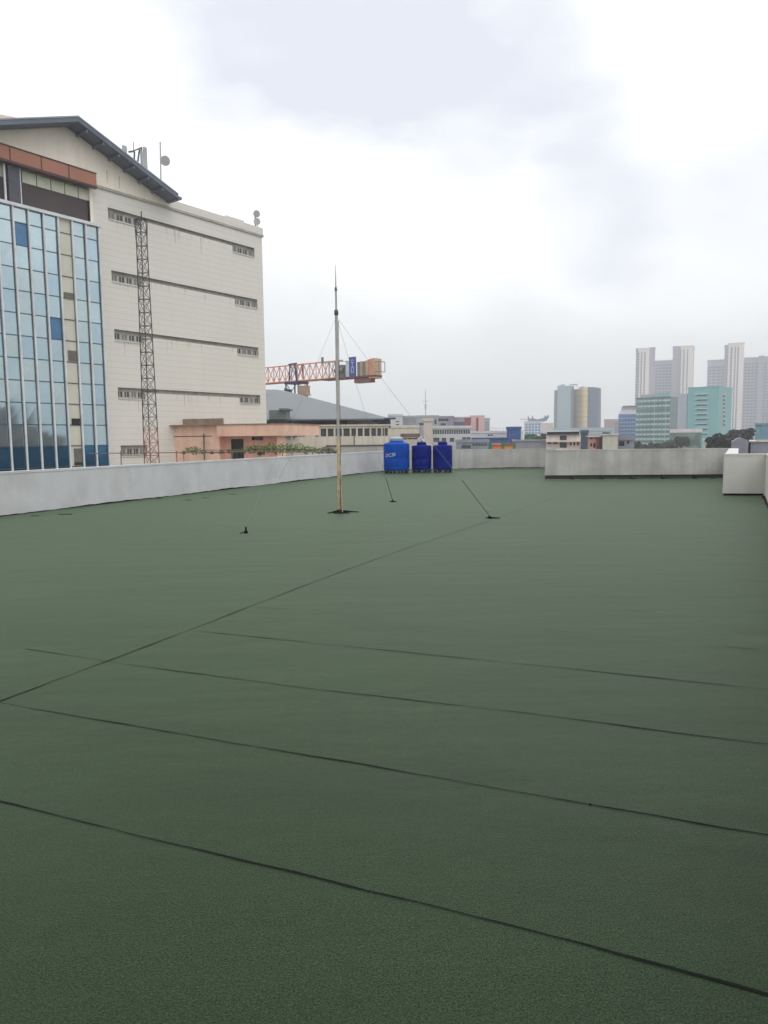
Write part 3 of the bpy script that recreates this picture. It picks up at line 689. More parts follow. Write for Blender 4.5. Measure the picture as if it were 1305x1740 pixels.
def dish(px, py, rad, t_, n_):
    s_, z_ = f0.S(px, py, n_); b = MB(); c = f0.P(s_, n_+.15, z_); d = (Vector((0, 0, CAMZ))-c).normalized(); d = (d+Vector((.3, 0, .1))).normalized()
    u = d.cross(Vector((0, 0, 1))).normalized(); v = u.cross(d); rings = []
    for r_, h in ((.02, .1), (rad*.6, .05), (rad, 0), (rad*1.0, .1), (rad*.96, .12), (.01, .14)):
        rings.append([c+d*h+(u*math.cos(a*math.pi/10)+v*math.sin(a*math.pi/10))*r_ for a in range(20)])
    for i in range(5):
        for k in range(20): b.face([rings[i][k], rings[i][(k+1) % 20], rings[i+1][(k+1) % 20], rings[i+1][k]])
    return b.build('dish', mat('dish_white', (176, 172, 174), rough=.5), t_)
dish(278, 274, .34, t, NN)
t = thing('drum_antenna', 'two round microwave drums on a short pole at the cream building roof corner', 'antenna', f0.P(f0.S(434, 385, -.6)[0], -.6, ztop))
b = MB(); s_, z0 = f0.S(434, 388, -.6); b.tube([f0.P(s_, -.6, ztop-.2), f0.P(s_, -.6, f0.S(434, 358, -.6)[1])], .05, 8); s2_, _ = f0.S(442, 388, -.6); b.tube([f0.P(s_, -.6, f0.S(434, 378, -.6)[1]), f0.P(s2_, -.6, ztop)], .025, 6); b.build('pole', M_antd, t)
dish(433.5, 364, .27, t, -.6); dish(434, 377, .27, t, -.6)

# ------------------------------------------------------------------ lattice tower in front of it
M_latt = mat('weathered_steel', (84, 78, 78), rough=.7, var=.2, scale=3); M_lattr = mat('faded_red_steel', (150, 84, 72), rough=.7, var=.2, scale=3)
YL = 40.0; TZ = -1.3
cb = XY(256.5, YL); zt_ = ZT(238, 372, YL)
t = thing('lattice_tower', 'slender triangular lattice tower, rusty red at the foot, before the cream wall', 'tower', (cb.x, cb.y, TZ))
ct = at(238.2, 372, YL); ctop = Vector((ct.x, ct.y, 0)); cbv = at(257, 790, YL)
def legs(z):
    k = (z-TZ)/(zt_-TZ); w_ = .42-.155*k
    kk = (z-cbv.z)/(ct.z-cbv.z); c = Vector((cbv.x+(ct.x-cbv.x)*kk, YL, z))
    return [c+Vector((-w_, .3*w_, 0)), c+Vector((w_, .3*w_, 0)), c+Vector((.08, -.9*w_, 0))]
npan = 21; zz = [TZ+(zt_-TZ)*i/npan for i in range(npan+1)]
for part_, (i0, i1), mm in (('red_section', (0, 5), M_lattr), ('middle_section', (5, 13), M_latt), ('top_section', (13, npan), M_latt)):
    b = MB()
    for i in range(i0, i1):
        a, c = legs(zz[i]), legs(zz[i+1])
        for k in range(3):
            j = (k+1) % 3; b.tube([a[k], c[k]], .03, 5, cap=False); b.tube([a[k], c[j]], .014, 4, cap=False); b.tube([a[j], c[k]], .014, 4, cap=False); b.tube([c[k], c[j]], .018, 4, cap=False)
    b.build(part_, mm, t)
a = legs(zt_); b = MB(); m_ = (a[0]+a[1]+a[2])/3
for k in range(3): b.tube([a[k]+(a[k]-m_)*.25, a[(k+1) % 3]+(a[(k+1) % 3]-m_)*.25], .03, 5); b.tube([legs(zz[-3])[k], a[k]+(a[k]-m_)*.3], .018, 4)
b.tube([m_+Vector((.05, 0, -.1)), m_+Vector((.05, 0, .38))], .03, 6); b.build('head_frame', M_latt, t)

# ------------------------------------------------------------------ neighbour terrace, pink annex, plants
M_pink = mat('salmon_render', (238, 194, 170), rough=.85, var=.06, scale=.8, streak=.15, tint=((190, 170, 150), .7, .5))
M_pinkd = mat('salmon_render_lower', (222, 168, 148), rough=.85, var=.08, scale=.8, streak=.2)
M_terr = mat('terrace_concrete', (140, 136, 130), rough=.9, var=.15, scale=.5)
A, B_, zt0 = XY(268, 54), XY(487, 51), 0
za = ZT(380, 720, 52.5)
PA = thing('annex', 'low salmon pink annex with a dark doorway below the cream building', 'building', (XY(380, 53).x, XY(380, 53).y, GZ))
fp = Fr(A, B_)
zl_ = fp.S(420, 741)[1]; zl2 = fp.S(300, 724)[1]
sdL = fp.S(376, 750)[0]
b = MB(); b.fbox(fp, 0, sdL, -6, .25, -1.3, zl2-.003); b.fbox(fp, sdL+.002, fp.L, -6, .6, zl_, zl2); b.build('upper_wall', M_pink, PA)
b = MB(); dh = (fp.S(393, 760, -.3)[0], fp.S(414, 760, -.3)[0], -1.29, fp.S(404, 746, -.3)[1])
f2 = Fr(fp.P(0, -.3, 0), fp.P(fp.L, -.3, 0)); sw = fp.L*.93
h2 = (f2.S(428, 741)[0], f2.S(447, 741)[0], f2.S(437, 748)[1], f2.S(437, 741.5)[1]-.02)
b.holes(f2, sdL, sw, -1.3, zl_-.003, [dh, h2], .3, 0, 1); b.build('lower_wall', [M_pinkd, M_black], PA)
MB().fbox(f2, dh[0]+.03, dh[1]-.03, -.29, -.2, dh[2], dh[3]-.03).build('door', M_black, PA)
MB().fbox(f2, h2[0]+.03, h2[1]-.03, -.29, -.2, h2[2]+.02, h2[3]-.03).build('window', M_dark, PA)
MB().fbox(f2, sw+.01, sw+.35, -.3, .4, -1.3, zl_-.01).build('pillar', M_pink, PA)
b = MB(); b.fbox(fp, -.02, fp.L+.05, -6, .66, zl2+.003, zl2+.07); b.build('roof_edge', mat('weathered_edge', (150, 120, 104), rough=.9, var=.25, scale=3), PA)
s0 = fp.S(305, 715, -.5)[0]; s1 = fp.S(378, 715, -.5)[0]; b = MB(); b.fbox(fp, s0, s1, -.7, -.5, zl2+.072, fp.S(340, 711.5, -.5)[1]); b.build('rusted_screen', mat('rusted_tin', (140, 124, 108), rough=.8, var=.25, scale=2), PA)
b = MB(); b.fbox(fp, 0, fp.S(360, 738, .27)[0], .252, .28, fp.S(320, 742, .27)[1], fp.S(320, 742, .27)[1]+.05); b.tube([fp.P(fp.S(346, 738, .35)[0], .35, -1.3), fp.P(fp.S(346, 738, .35)[0], .35, fp.S(346, 737, .35)[1])], .04, 6); b.build('pipework', M_latt, PA)

T0 = MB(); T0.prism([(XY(100, 36).x-6, 36.5), (XY(660, 37).x-2, 38.5), (XY(660, 60).x, 62), (XY(487, 62).x, 62), (XY(480, 54).x, 54.6), (XY(240, 51).x, 50.5), (XY(60, 42).x-2, 41.5)], GZ, TZ-.002)
tt = T0.build('terrace_block', M_terr); tag(tt, 'flat concrete terrace of the neighbouring block below the parapet', 'building')

M_leaf = mat('vine_leaves', (96, 128, 52), rough=.6, var=.35, scale=1.5, tint=((44, 66, 30), 1.2, .8))
M_leafd = mat('tree_leaves', (58, 76, 50), rough=.65, var=.4, scale=.5, tint=((34, 46, 36), .5, .7))
M_bark = mat('bark', (86, 74, 62), rough=.9, var=.2, scale=3)
def leaves(b, c, rad, n_, size, rnd, flat=1.0):
    for _ in range(n_):
        while True:
            v = Vector((rnd.uniform(-1, 1), rnd.uniform(-1, 1), rnd.uniform(-1, 1)))
            if v.length <= 1: break
        p = c+Vector((v.x*rad, v.y*rad, v.z*rad*flat)); u = Vector((rnd.gauss(0, 1), rnd.gauss(0, 1), rnd.gauss(0, .7))).normalized()
        w_ = u.cross(Vector((rnd.gauss(0, 1), rnd.gauss(0, 1), rnd.gauss(0, 1)))).normalized(); s_ = size*rnd.uniform(.6, 1.3)
        b.face([p-u*s_, p+w_*s_*.5, p+u*s_, p-w_*s_*.5])
YV = 37.5
zv = ZT(400, 768, YV)
TR = thing('pipe_trellis', 'thin pipe trellis carrying vines behind the left parapet', 'trellis', (XY(400, YV).x, YV, TZ))
b = MB(); b.tube([at(150, 770.5, YV), at(300, 769, YV), at(438, 767, YV), at(565, 768, YV)], .025, 6); b.tube([at(330, 765, YV+.9), at(565, 764, YV+.9)], .025, 6)
for px in (205, 300, 346, 395, 438, 480, 520, 563): p = at(px, 766 if px != 346 else 752, YV); b.tube([(p.x, p.y, TZ), p], .025, 6)
b.build('pipe', mat('trellis_pipe', (120, 104, 96), rough=.7), TR)
rnd = random.Random(5)
for lab, pts in (('small vine clump on the thin pipe by the pink wall', [(322, 765, .16), (332, 766, .2), (345, 768, .1), (312, 769, .08), (360, 769, .07), (376, 768, .1), (390, 767, .1)]),
                 ('dense green vine trailing along the trellis between doorway and mast', [(412, 767, .14), (424, 764, .2), (436, 762, .22), (448, 765, .25), (460, 761, .24), (472, 764, .24), (484, 761, .24), (496, 763, .24), (508, 762, .24), (520, 764, .2), (532, 765, .16), (442, 771, .12), (402, 768, .1)]),
                 ('sparse greyish vine end on the trellis just left of the mast', [(543, 766, .15), (553, 764, .18), (562, 766, .14), (570, 768, .1)])):
    p0 = at(pts[0][0], 768, YV); V = thing('vine', lab, 'plant', (p0.x, p0.y, TZ), 0, 'vines on the pipe trellis')
    b = MB()
    for px, py, r_ in pts: leaves(b, at(px, py, YV+.3), r_*1.5, int(2600*r_*r_+50), .05, rnd, .75)
    b.build('foliage', M_leaf if 'sparse' not in lab else mat('dull_leaves', (96, 104, 78), rough=.7, var=.3, scale=2), V)
    b = MB()
    pv = [at(px, py+1, YV+.2) for px, py, r_ in sorted(pts)]; b.tube([Vector((pv[0].x, pv[0].y, TZ))]+pv, .018, 5); b.build('stem', M_bark, V)

# hall with grey hipped roof
M_hall = mat('grey_sheet_roof', (112, 118, 122), rough=.55, var=.06, scale=.3, streak=.05)
HT = thing('hall', 'long hall with a dark grey hipped sheet roof right of the cream building', 'building', (XY(560, 80).x, 80, GZ))
e0, e1 = at(400, 711, 72), at(662, 713, 72); r0, r1 = at(400, 661, 84), at(476, 667, 84)
ze = (e0.z+e1.z)/2; e0.z = e1.z = ze; zr = r0.z; r1.z = zr
bk0, bk1 = Vector((e0.x, 100, ze)), Vector((e1.x-.4, 100, ze)); r1b = Vector((r1.x, 88, zr)); r0b = Vector((r0.x, 88, zr)); r1.y = 86
r1 = Vector((at(470, 665, 86).x, 86, zr))
b = MB(); b.face([e0, e1, r1, r0]); b.face([e1, bk1, r1b, r1]); b.face([bk1, bk0, r0b, r1b]); b.face([r0, r1, r1b, r0b])
dn = Vector((0, 0, -.12))
b.face([e0+dn, bk0+dn, bk1+dn, e1+dn]); b.face([e0, e0+dn, e1+dn, e1]); b.face([e1, e1+dn, bk1+dn, bk1])
b.build('roof', M_hall, HT)
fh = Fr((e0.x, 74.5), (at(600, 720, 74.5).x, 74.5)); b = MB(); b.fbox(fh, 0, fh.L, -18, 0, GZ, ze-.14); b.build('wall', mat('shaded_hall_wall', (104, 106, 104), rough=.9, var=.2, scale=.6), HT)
b = MB(); b.fbox(fh, .5, fh.S(590, 715)[0], .02, .3, fh.S(540, 722)[1], fh.S(540, 714)[1]); b.build('louvre_strip', mat('dark_louvre', (44, 50, 66), rough=.7, var=.3, scale=.8), HT)
p = at(643, 714, 73); b = MB(); b.extr(Fr((p.x-1, 73), (p.x+2, 73)), [(.2, ze-.13), (2.2, ze-.13), (2.2, ze-.9), (1.6, ze-.9)], -.3, .1); b.tube([e1+Vector((-.5, 0, -.05)), e1+Vector((.6, 0, -.02))], .1, 6); b.build('bracket', mat('navy_steel', (46, 54, 84), rough=.6), HT)
p0, p1 = at(457, 697, 70), at(486, 712, 70); b = MB(); b.box(p0.x, p1.x, 70, 73, p1.z-.1, p0.z); b.box(p0.x+1, p1.x+.3, 69.6, 73, p0.z+.003, p0.z+.15); b.build('dormer', mat('grey_green_tin', (110, 120, 118), rough=.6, lines=(.3, .1, .8)), HT)
b = MB(); p0, p1 = at(457, 712.5, 69), at(484, 718, 69); b.box(p0.x, p1.x, 69, 72, p1.z, p0.z); b.build('dark_opening', M_black, HT)

# windowed low building in front of the hall
M_offw = mat('offwhite_render', (214, 204, 188), rough=.85, var=.06, scale=.8, streak=.2)
A, B_, z1 = pxb(484, 661, 724, 61, 63)
fq = Fr(A, B_); hs = []
for a, c in ((501, 506), (508.5, 512), (514, 518), (535, 542), (545, 554.5), (557, 567), (570, 581), (583.5, 594.5), (597, 605), (608, 616.5), (619, 628), (631, 639), (641, 648), (650, 652.5), (653.5, 659)):
    s0, zt1 = fq.S(a, 728.5); s1, _ = fq.S(c, 728.5); _, zb1 = fq.S(c, 741.5); hs.append((s0, s1, fq.S(580, 741.5)[1], fq.S(580, 728)[1]))
LB, _ = building('low_building', 'low off white building with a row of dark framed windows left of the tanks', 'building', A, B_, 6, z1, M_offw, F=hs, rec=.2, wm=mat('dusty_dark_window', (62, 66, 70), rough=.3, var=.2), copeh=.12)
MB().fbox(fq, 0, fq.S(503, 730)[0], .002, .3, fq.S(495, 742)[1], fq.S(495, 722)[1]).build('side_panel', mat('blue_grey_panel', (96, 100, 100), rough=.7, var=.2), LB)
b = MB(); p = fq.S(496, 760, .5); b.tube([fq.P(p[0], .5, -3), fq.P(fq.S(495, 724, .5)[0], .5, fq.S(495, 724, .5)[1])], .06, 6); b.build('downpipe', M_ant, LB)
b = MB(); p = fq.S(602, 760, .5); b.tube([fq.P(p[0], .5, -3), fq.P(p[0], .5, fq.S(602, 740, .5)[1])], .06, 6); b.build('vent_pipe', mat('grey_pipe', (110, 112, 112)), LB)
zled = fq.S(620, 758, 1.5)[1]
b = MB(); b.fbox(fq, fq.S(560, 760, 1.5)[0], fq.L+.5, .01, 1.5, GZ, zled); b.build('lower_ledge', mat('ledge_grey', (170, 166, 160), rough=.9, var=.1), LB)
MB().fbox(fq, fq.S(560, 760, 1.5)[0]-.05, fq.L+.55, .0, 1.56, zled+.003, zled+.1).build('ledge_capping', mat('dark_capping', (84, 82, 80), rough=.8), LB)

# ------------------------------------------------------------------ tower crane
CR0, CR1 = at(440, 652, 107.5), at(645, 635.5, 93.5)
zc = (CR0.z+CR1.z)/2; fc = Fr((CR0.x-12*.6, CR0.y+12*.48), (CR1.x, CR1.y))
TC = thing('tower_crane', 'orange lattice tower crane with blue sign and grey ballast behind the hall roof', 'crane', (at(505, 700, 102).x, 102, GZ))
M_or = mat('crane_orange', (208, 138, 108), rough=.6, var=.12, scale=.8); M_crb = mat('crane_dark_blue', (44, 52, 96), rough=.6); M_crg = mat('crane_grey', (120, 116, 116), rough=.7, var=.1); M_yel = mat('ballast_ochre', (190, 160, 130), rough=.8, var=.15, scale=.6)
def cs(px, py=640): return fc.S(px, py)
sJ1 = cs(583, 640)[0]; hh = 2.15
b = MB(); k = 0; step = 1.18; s_ = 0
zb_, zt_ = zc-.1, zc+hh
b.tube([fc.P(0, .6, zb_), fc.P(sJ1, .6, zb_)], .11, 6); b.tube([fc.P(0, -.6, zb_), fc.P(sJ1, -.6, zb_)], .11, 6); b.tube([fc.P(0, 0, zt_), fc.P(sJ1, 0, zt_)], .09, 6)
while s_+step < sJ1:
    for n_ in (.6, -.6):
        b.tube([fc.P(s_, n_, zb_), fc.P(s_+step/2, 0, zt_)], .055, 4, cap=False); b.tube([fc.P(s_+step/2, 0, zt_), fc.P(s_+step, n_, zb_)], .055, 4, cap=False)
    b.tube([fc.P(s_, .6, zb_), fc.P(s_, -.6, zb_)], .05, 4, cap=False); s_ += step
b.build('jib', M_or, TC)
sD0, sD1 = cs(552)[0], cs(643)[0]
b = MB(); b.fbox(fc, sD0, sD1, -.75, .75, zc-.32, zc-.105); b.build('counter_jib_deck', mat('crane_brown', (110, 72, 68), rough=.7, var=.15), TC)
b = MB(); s0, s1 = cs(575)[0], cs(588)[0]; b.fbox(fc, s0, s1, -.6, .6, zc-.1, zc+1.5); b.tube([fc.P(s0, .62, zc+.8), fc.P(s1, .62, zc+.8)], .3, 8); b.fbox(fc, s0-.3, s0-.05, -.3, .3, zc-.1, zc+2.0); b.fbox(fc, s1+.01, s1+.25, -.4, .4, zc-.1, zc+.9); b.build('winch', M_crg, TC)
b = MB(); b.fbox(fc, cs(589)[0]+.3, cs(599)[0], -.5, .5, zc-.1, zc+1.9); b.build('pale_cabinet', mat('pale_cabinet', (200, 204, 214), rough=.6), TC)
b = MB(); s0, s1 = cs(599.5)[0], cs(611)[0]; b.fbox(fc, s0, s1, .62, .72, zc-.1, zc+2.35); sg_ = b.build('sign_board', mat('sign_blue', (70, 80, 142), rough=.5), TC)
b = MB(); w_ = s1-s0
for zz0 in (.35, 1.0, 1.6): b.fbox(fc, s0+w_*.3, s0+w_*.72, .722, .74, zc+zz0, zc+zz0+.12)
b.fbox(fc, s0+w_*.3, s0+w_*.4, .723, .741, zc+.48, zc+.98); b.fbox(fc, s0+w_*.62, s0+w_*.72, .723, .741, zc+.48, zc+.98); b.fbox(fc, s0+w_*.46, s0+w_*.56, .723, .741, zc+1.13, zc+1.58); b.fbox(fc, s0+w_*.3, s0+w_*.72, .723, .741, zc+1.9, zc+2.0)
b.build('sign_mark', mat('sign_pale', (170, 180, 225)), sg_)
for k, (a, c, h, m_) in enumerate(((613, 617.5, 1.7, M_crg), (618, 622, 1.75, M_yel), (622.5, 626.5, 1.7, M_crg), (627, 632, 1.8, M_yel), (632.5, 638, 1.95, M_or), (638.2, 642.5, 2.0, M_yel))):
    b = MB(); b.fbox(fc, cs(a)[0], cs(c)[0], -.7, .7, zc-.5 if k > 3 else zc-.1, zc+h-.05); b.build('ballast_block', m_, TC)
b = MB(); b.fbox(fc, cs(606)[0], cs(633)[0], -.5, .5, zc-.95, zc-.33); b.build('underslung_weight', mat('brown_weight', (140, 104, 96), rough=.8), TC)
b = MB(); s0, s1 = cs(643)[0], cs(649)[0]
for z_ in (zc+.25, zc+1.5): b.tube([fc.P(s0, .6, z_), fc.P(s1, .6, z_), fc.P(s1, -.6, z_)], .05, 5)
for n_ in (.6, -.6): b.tube([fc.P(s1, n_, zc+.25), fc.P(s1, n_, zc+1.5)], .05, 5)
s0 = cs(555)[0]; b.tube([fc.P(s0, .7, zc+1.9), fc.P(cs(598)[0], .7, zc+1.9)], .04, 5); b.fbox(fc, s0-.2, s0+.1, .6, .8, zc+1.9, zc+2.7)
for px in (560, 566, 572): b.tube([fc.P(cs(px)[0], .7, zc), fc.P(cs(px)[0], .7, zc+1.9)], .035, 4)
b.build('railing', M_crg, TC)
sm0, sm1 = cs(493)[0], cs(514)[0]; b = MB()
for n_ in (-.85, .85):
    for s_ in (sm0, sm1): b.tube([fc.P(s_, n_, GZ), fc.P(s_, n_, zb_)], .11, 5)
z_ = zb_-2.4
while z_ > GZ:
    for n_ in (-.85, .85): b.tube([fc.P(sm0, n_, z_), fc.P(sm1, n_, z_+2.3)], .06, 4); b.tube([fc.P(sm1, n_, z_), fc.P(sm0, n_, z_)], .06, 4)
    for s_ in (sm0, sm1): b.tube([fc.P(s_, -.85, z_), fc.P(s_, .85, z_+2.3)], .06, 4)
    z_ -= 2.4
b.build('mast', M_crb, TC)
b = MB(); st = (sm0+sm1)/2; q0, q1 = cs(497)[0], cs(510)[0]
for n_ in (-.7, .7): b.tube([fc.P(q0, n_, zb_), fc.P(q0+.3, n_, zt_+.1)], .1, 5); b.tube([fc.P(q1, n_, zb_), fc.P(q1-.3, n_, zt_+.1)], .12, 5); b.tube([fc.P(q0, n_, zb_), fc.P(q1-.3, n_, zt_)], .07, 4); b.tube([fc.P(q0, n_, zt_+.05), fc.P(q1+.1, n_, zt_+.1)], .1, 4)
b.fbox(fc, sm0-.2, sm1+.2, -1, 1, zb_-.35, zb_-.12); b.build('slewing_frame', M_crb, TC)
b = MB(); s0, s1 = cs(517)[0], cs(528)[0]; b.fbox(fc, s0, s1, .2, 1.2, zb_-1.9, zb_-.75); b.fbox(fc, s0-.1, s1+.1, .1, 1.3, zb_-2.05, zb_-1.92); b.build('cab', mat('cab_ochre', (176, 146, 120), rough=.6, var=.2, scale=1.5), TC)
b = MB(); s0, s1 = cs(487)[0], cs(491)[0]; b.fbox(fc, s0, s1, -.5, .5, zb_-1.7, zb_-1.0); b.tube([fc.P(s0, .5, zb_-1.7), fc.P(s0, .5, zb_-.9), fc.P(sm0, .5, zb_-.9)], .05, 4); b.build('winch_box', M_crb, TC)

# ------------------------------------------------------------------ the middle distance, left to right
M_wht = mat('white_wall_far', (205, 204, 204), rough=.85, var=.05, scale=.15); M_grw = mat('grey_wall_far', (168, 168, 172), rough=.85, var=.08, scale=.12); M_beige = mat('beige_wall_far', (206, 196, 184), rough=.85, var=.05, scale=.12)
M_pinkf = mat('pink_wall_far', (214, 178, 178), rough=.85, var=.06, scale=.12); M_brick = mat('red_wall_far', (150, 82, 78), rough=.85, var=.1, scale=.2); M_bluer = mat('blue_sheet_far', (48, 84, 146), rough=.6, var=.1, scale=.3)
def far(name, label, x0, x1, y, Y, deep, wall, spec=None, **k):
    A, B_, z1 = pxb(x0, x1, y, Y); fr = Fr(A, B_); F = []
    if spec:
        for (a0, a1, n_, ya, yb, m_, fs, fz) in spec:
            sA_, zA_ = fr.S(a0, ya); sB_, zB_ = fr.S(a1, yb); F += grid(sA_, sB_, n_, zB_, zA_, m_, fs, fz)
    k.setdefault('copeh', .4)
    return building(name, label, 'building', A, B_, deep, z1, wall, F=F, **k)
far('white_building', 'pale building with two dark windows just right of the hall roof', 660, 684, 707, 150, 14, M_wht, [(672, 679, 1, 714, 724, 2, .8, .4)])
far('grey_building', 'grey ribbed block behind the large blue tank', 684, 709, 709.5, 155, 14, M_grw, [(686, 707, 7, 711, 722, 1, .4, .9), (686, 707, 3, 724, 730, 1, .6, .6)], wm=mat('grey_far_window', (130, 134, 142), rough=.3))
far('low_shed', 'low white wall below the grey ribbed block', 655, 712, 727, 120, 10, M_offw, None)
far('lean_to_shed', 'low shed with rusty roof edge directly behind the large tank', 682, 712, 742, 95, 8, M_beige, [(684, 710, 3, 744, 747, 1, .9, .7)], cm=mat('rusty_edge', (120, 96, 88)))
far('stair_tower', 'tall plain beige stair tower rising behind the middle tank', 720, 735, 716, 105, 6, M_beige, None, copeh=.5)
far('grey_office', 'grey office behind the beige stair tower with dark window', 708, 745, 708.5, 170, 14, M_grw, [(712, 721, 1, 718, 723, 1, .9, .8), (737, 743, 1, 712, 722, 1, .6, .8)])
far('long_office', 'long white office with two window rows directly behind the right tank', 733, 801, 728, 110, 16, M_wht, [(735, 799, 16, 730, 737.5, 1, .8, .9), (735, 748, 1, 744, 751, 1, .8, 1), (749, 760, 1, 744, 751, 1, .7, 1), (763, 773, 1, 744, 751, 1, .8, 1), (785, 800, 2, 743, 751, 1, .9, 1)], wm=mat('teal_grey_window', (84, 100, 112), rough=.2, var=.3, scale=.3))
far('purple_grey_block', 'purplish grey block with dark roofs above the long white office', 742, 771, 709.5, 190, 14, mat('mauve_grey', (150, 146, 162), rough=.85, var=.2, scale=.1), [(744, 762, 1, 711, 716, 1, 1, .8), (748, 758, 1, 718, 724, 1, .9, .6)])
far('dim_warehouse', 'grey and rose warehouse right of the purplish block', 765, 800, 711, 200, 16, mat('grey_rose', (170, 156, 166), rough=.85, var=.15, scale=.1), [(768, 790, 1, 716, 727, 1, 1, .8)], wm=mat('slate_far', (100, 108, 130), rough=.6))
far('red_gable_house', 'small dark red walled house beside the pink block', 790, 800, 713, 188, 8, M_brick, None)
far('pink_block', 'pink apartment block with one dark red vertical strip', 799, 823, 708, 215, 14, M_pinkf, [(809, 813, 1, 710, 733, 1, 1, 1)], wm=M_brick)
far('slim_grey_block', 'slim grey block at the right of the pink apartment block', 822, 832, 712, 260, 12, M_grw, [(824, 831, 3, 716, 732, 4, .6, .5)])
far('white_hall', 'low white hall with curved roof left of the blue box building', 801, 866, 736, 140, 16, M_wht, [(828, 838, 2, 738, 741, 1, .7, .9)])
far('blue_shed', 'blue sheet walled shed below the low white hall', 801, 866, 743.5, 120, 8, M_bluer, [(803, 864, 9, 745, 750, 1, .7, .8)], wm=mat('teal_sheet', (44, 100, 120), rough=.5, var=.2), cope=False)
far('blue_box_building', 'square bright blue building rising above the orange stalls', 861, 885, 729, 125, 12, M_bluer, [(864, 869, 1, 732, 744, 1, .6, .9)], wm=mat('paler_blue', (92, 122, 170)))
far('grey_low_roofs', 'low grey roof line behind the stained parapet near the orange stalls', 775, 830, 752, 100, 8, mat('grey_roofs', (140, 146, 156), rough=.85, var=.25, scale=.3), [(784, 800, 1, 756, 763, 1, 1, .8), (802, 828, 5, 754, 758, 1, .7, .8)], wm=mat('teal_far', (70, 100, 112)))
far('grey_terrace_roof', 'plain grey flat roofed block right of the orange stalls', 872, 930, 750, 100, 10, mat('flat_grey', (150, 152, 158), rough=.9, var=.12, scale=.2), None, copeh=.2)
M_gp = mat('green_post', (58, 120, 66), rough=.6); M_os = mat('orange_panel', (220, 130, 84), rough=.6, var=.1, scale=.8)
for lab, x0, x1, mm in (('orange panelled rooftop stall with green posts, left one', 836, 853, M_os), ('yellow and orange rooftop stall with green posts, right one', 856, 872, mat('yellow_orange_panel', (226, 156, 76), rough=.6, var=.15, scale=1.2))):
    A, B_, z1 = pxb(x0, x1, 751, 88); fr = Fr(A, B_); t = thing('rooftop_stall', lab, 'stall', fr.P(fr.L/2, -1, GZ), 0, 'orange rooftop stalls')
    MB().fbox(fr, 0, fr.L, -2, 0, GZ, z1-.35).build('panel', mm, t); MB().fbox(fr, -.1, fr.L+.1, -2.1, .15, z1-.345, z1-.2).build('beam', M_brick if x0 > 850 else M_os, t)
    for s_ in (-.3, fr.L+.02): MB().fbox(fr, s_, s_+.28, -.2, .2, GZ, z1+.05).build('post', M_gp, t)

# building with up-curved horn roof
t, fr = far('horn_roof_building', 'distant blue glass building with an upturned horned roof', 890, 921, 717, 380, 24, M_wht, [(892, 919, 5, 719, 738, 4, .8, .75)], wm=glass('blue_glass_far', (110, 150, 180)))
b = MB(); pr = [(897, 704.5), (899.5, 711), (904, 710.5), (905, 705), (907, 711), (913, 712.5), (920, 711), (925, 709.5), (926.5, 705), (928.5, 709), (932, 704), (933, 709), (929, 714.5), (920, 717), (905, 717.2), (897, 715)]
b.extr(fr, [fr.S(*p) for p in pr], -12, -2); b.build('roof', mat('slate_mauve', (120, 124, 150), rough=.7), t)
b = MB(); b.fbox(fr, fr.S(884, 712)[0], fr.S(897, 712)[0], -8, -2, fr.S(890, 713)[1], fr.S(890, 711.5)[1]); b.build('canopy', M_wht, t)
far('pale_side_block', 'pale block just left of the grey and gold tower', 920, 940, 720, 420, 20, M_beige, None)

# grey and gold tower
GT = thing('glass_tower', 'rounded office tower, left half grey glass, right half coloured with gold to dark reflections', 'building', (XY(980, 520).x, 530, GZ))
M_gg = mat('grey_green_glass', (150, 168, 172), rough=.25, metal=.3, var=.04, scale=.05); M_ggd = mat('grey_glass_dark', (118, 132, 142), rough=.25, metal=.3, lines=(4, .3, .8))
def slab(x0, x1, y, Y, deep, nm, m_, taper=0.0, yb=None):
    A, B_, z1 = pxb(x0, x1, y, Y); z_b = GZ; L = (B_-A).length; k = taper*L
    b = MB(); P = Fr(A, B_).P; b.hexa([P(-k, 0, z_b), P(L+k, 0, z_b), P(L+k, -deep, z_b), P(-k, -deep, z_b), P(0, 0, z1), P(L, 0, z1), P(L, -deep, z1), P(0, -deep, z1)]); return b.build(nm, m_, GT)
slab(941, 947, 663, 522, 24, 'side_wing', M_ggd, .1); slab(946, 969, 655.5, 520, 26, 'grey_slab', M_gg, .012); slab(969.2, 974, 656, 518, 24, 'dark_rib', mat('dark_rib_glass', (84, 98, 110), rough=.3))
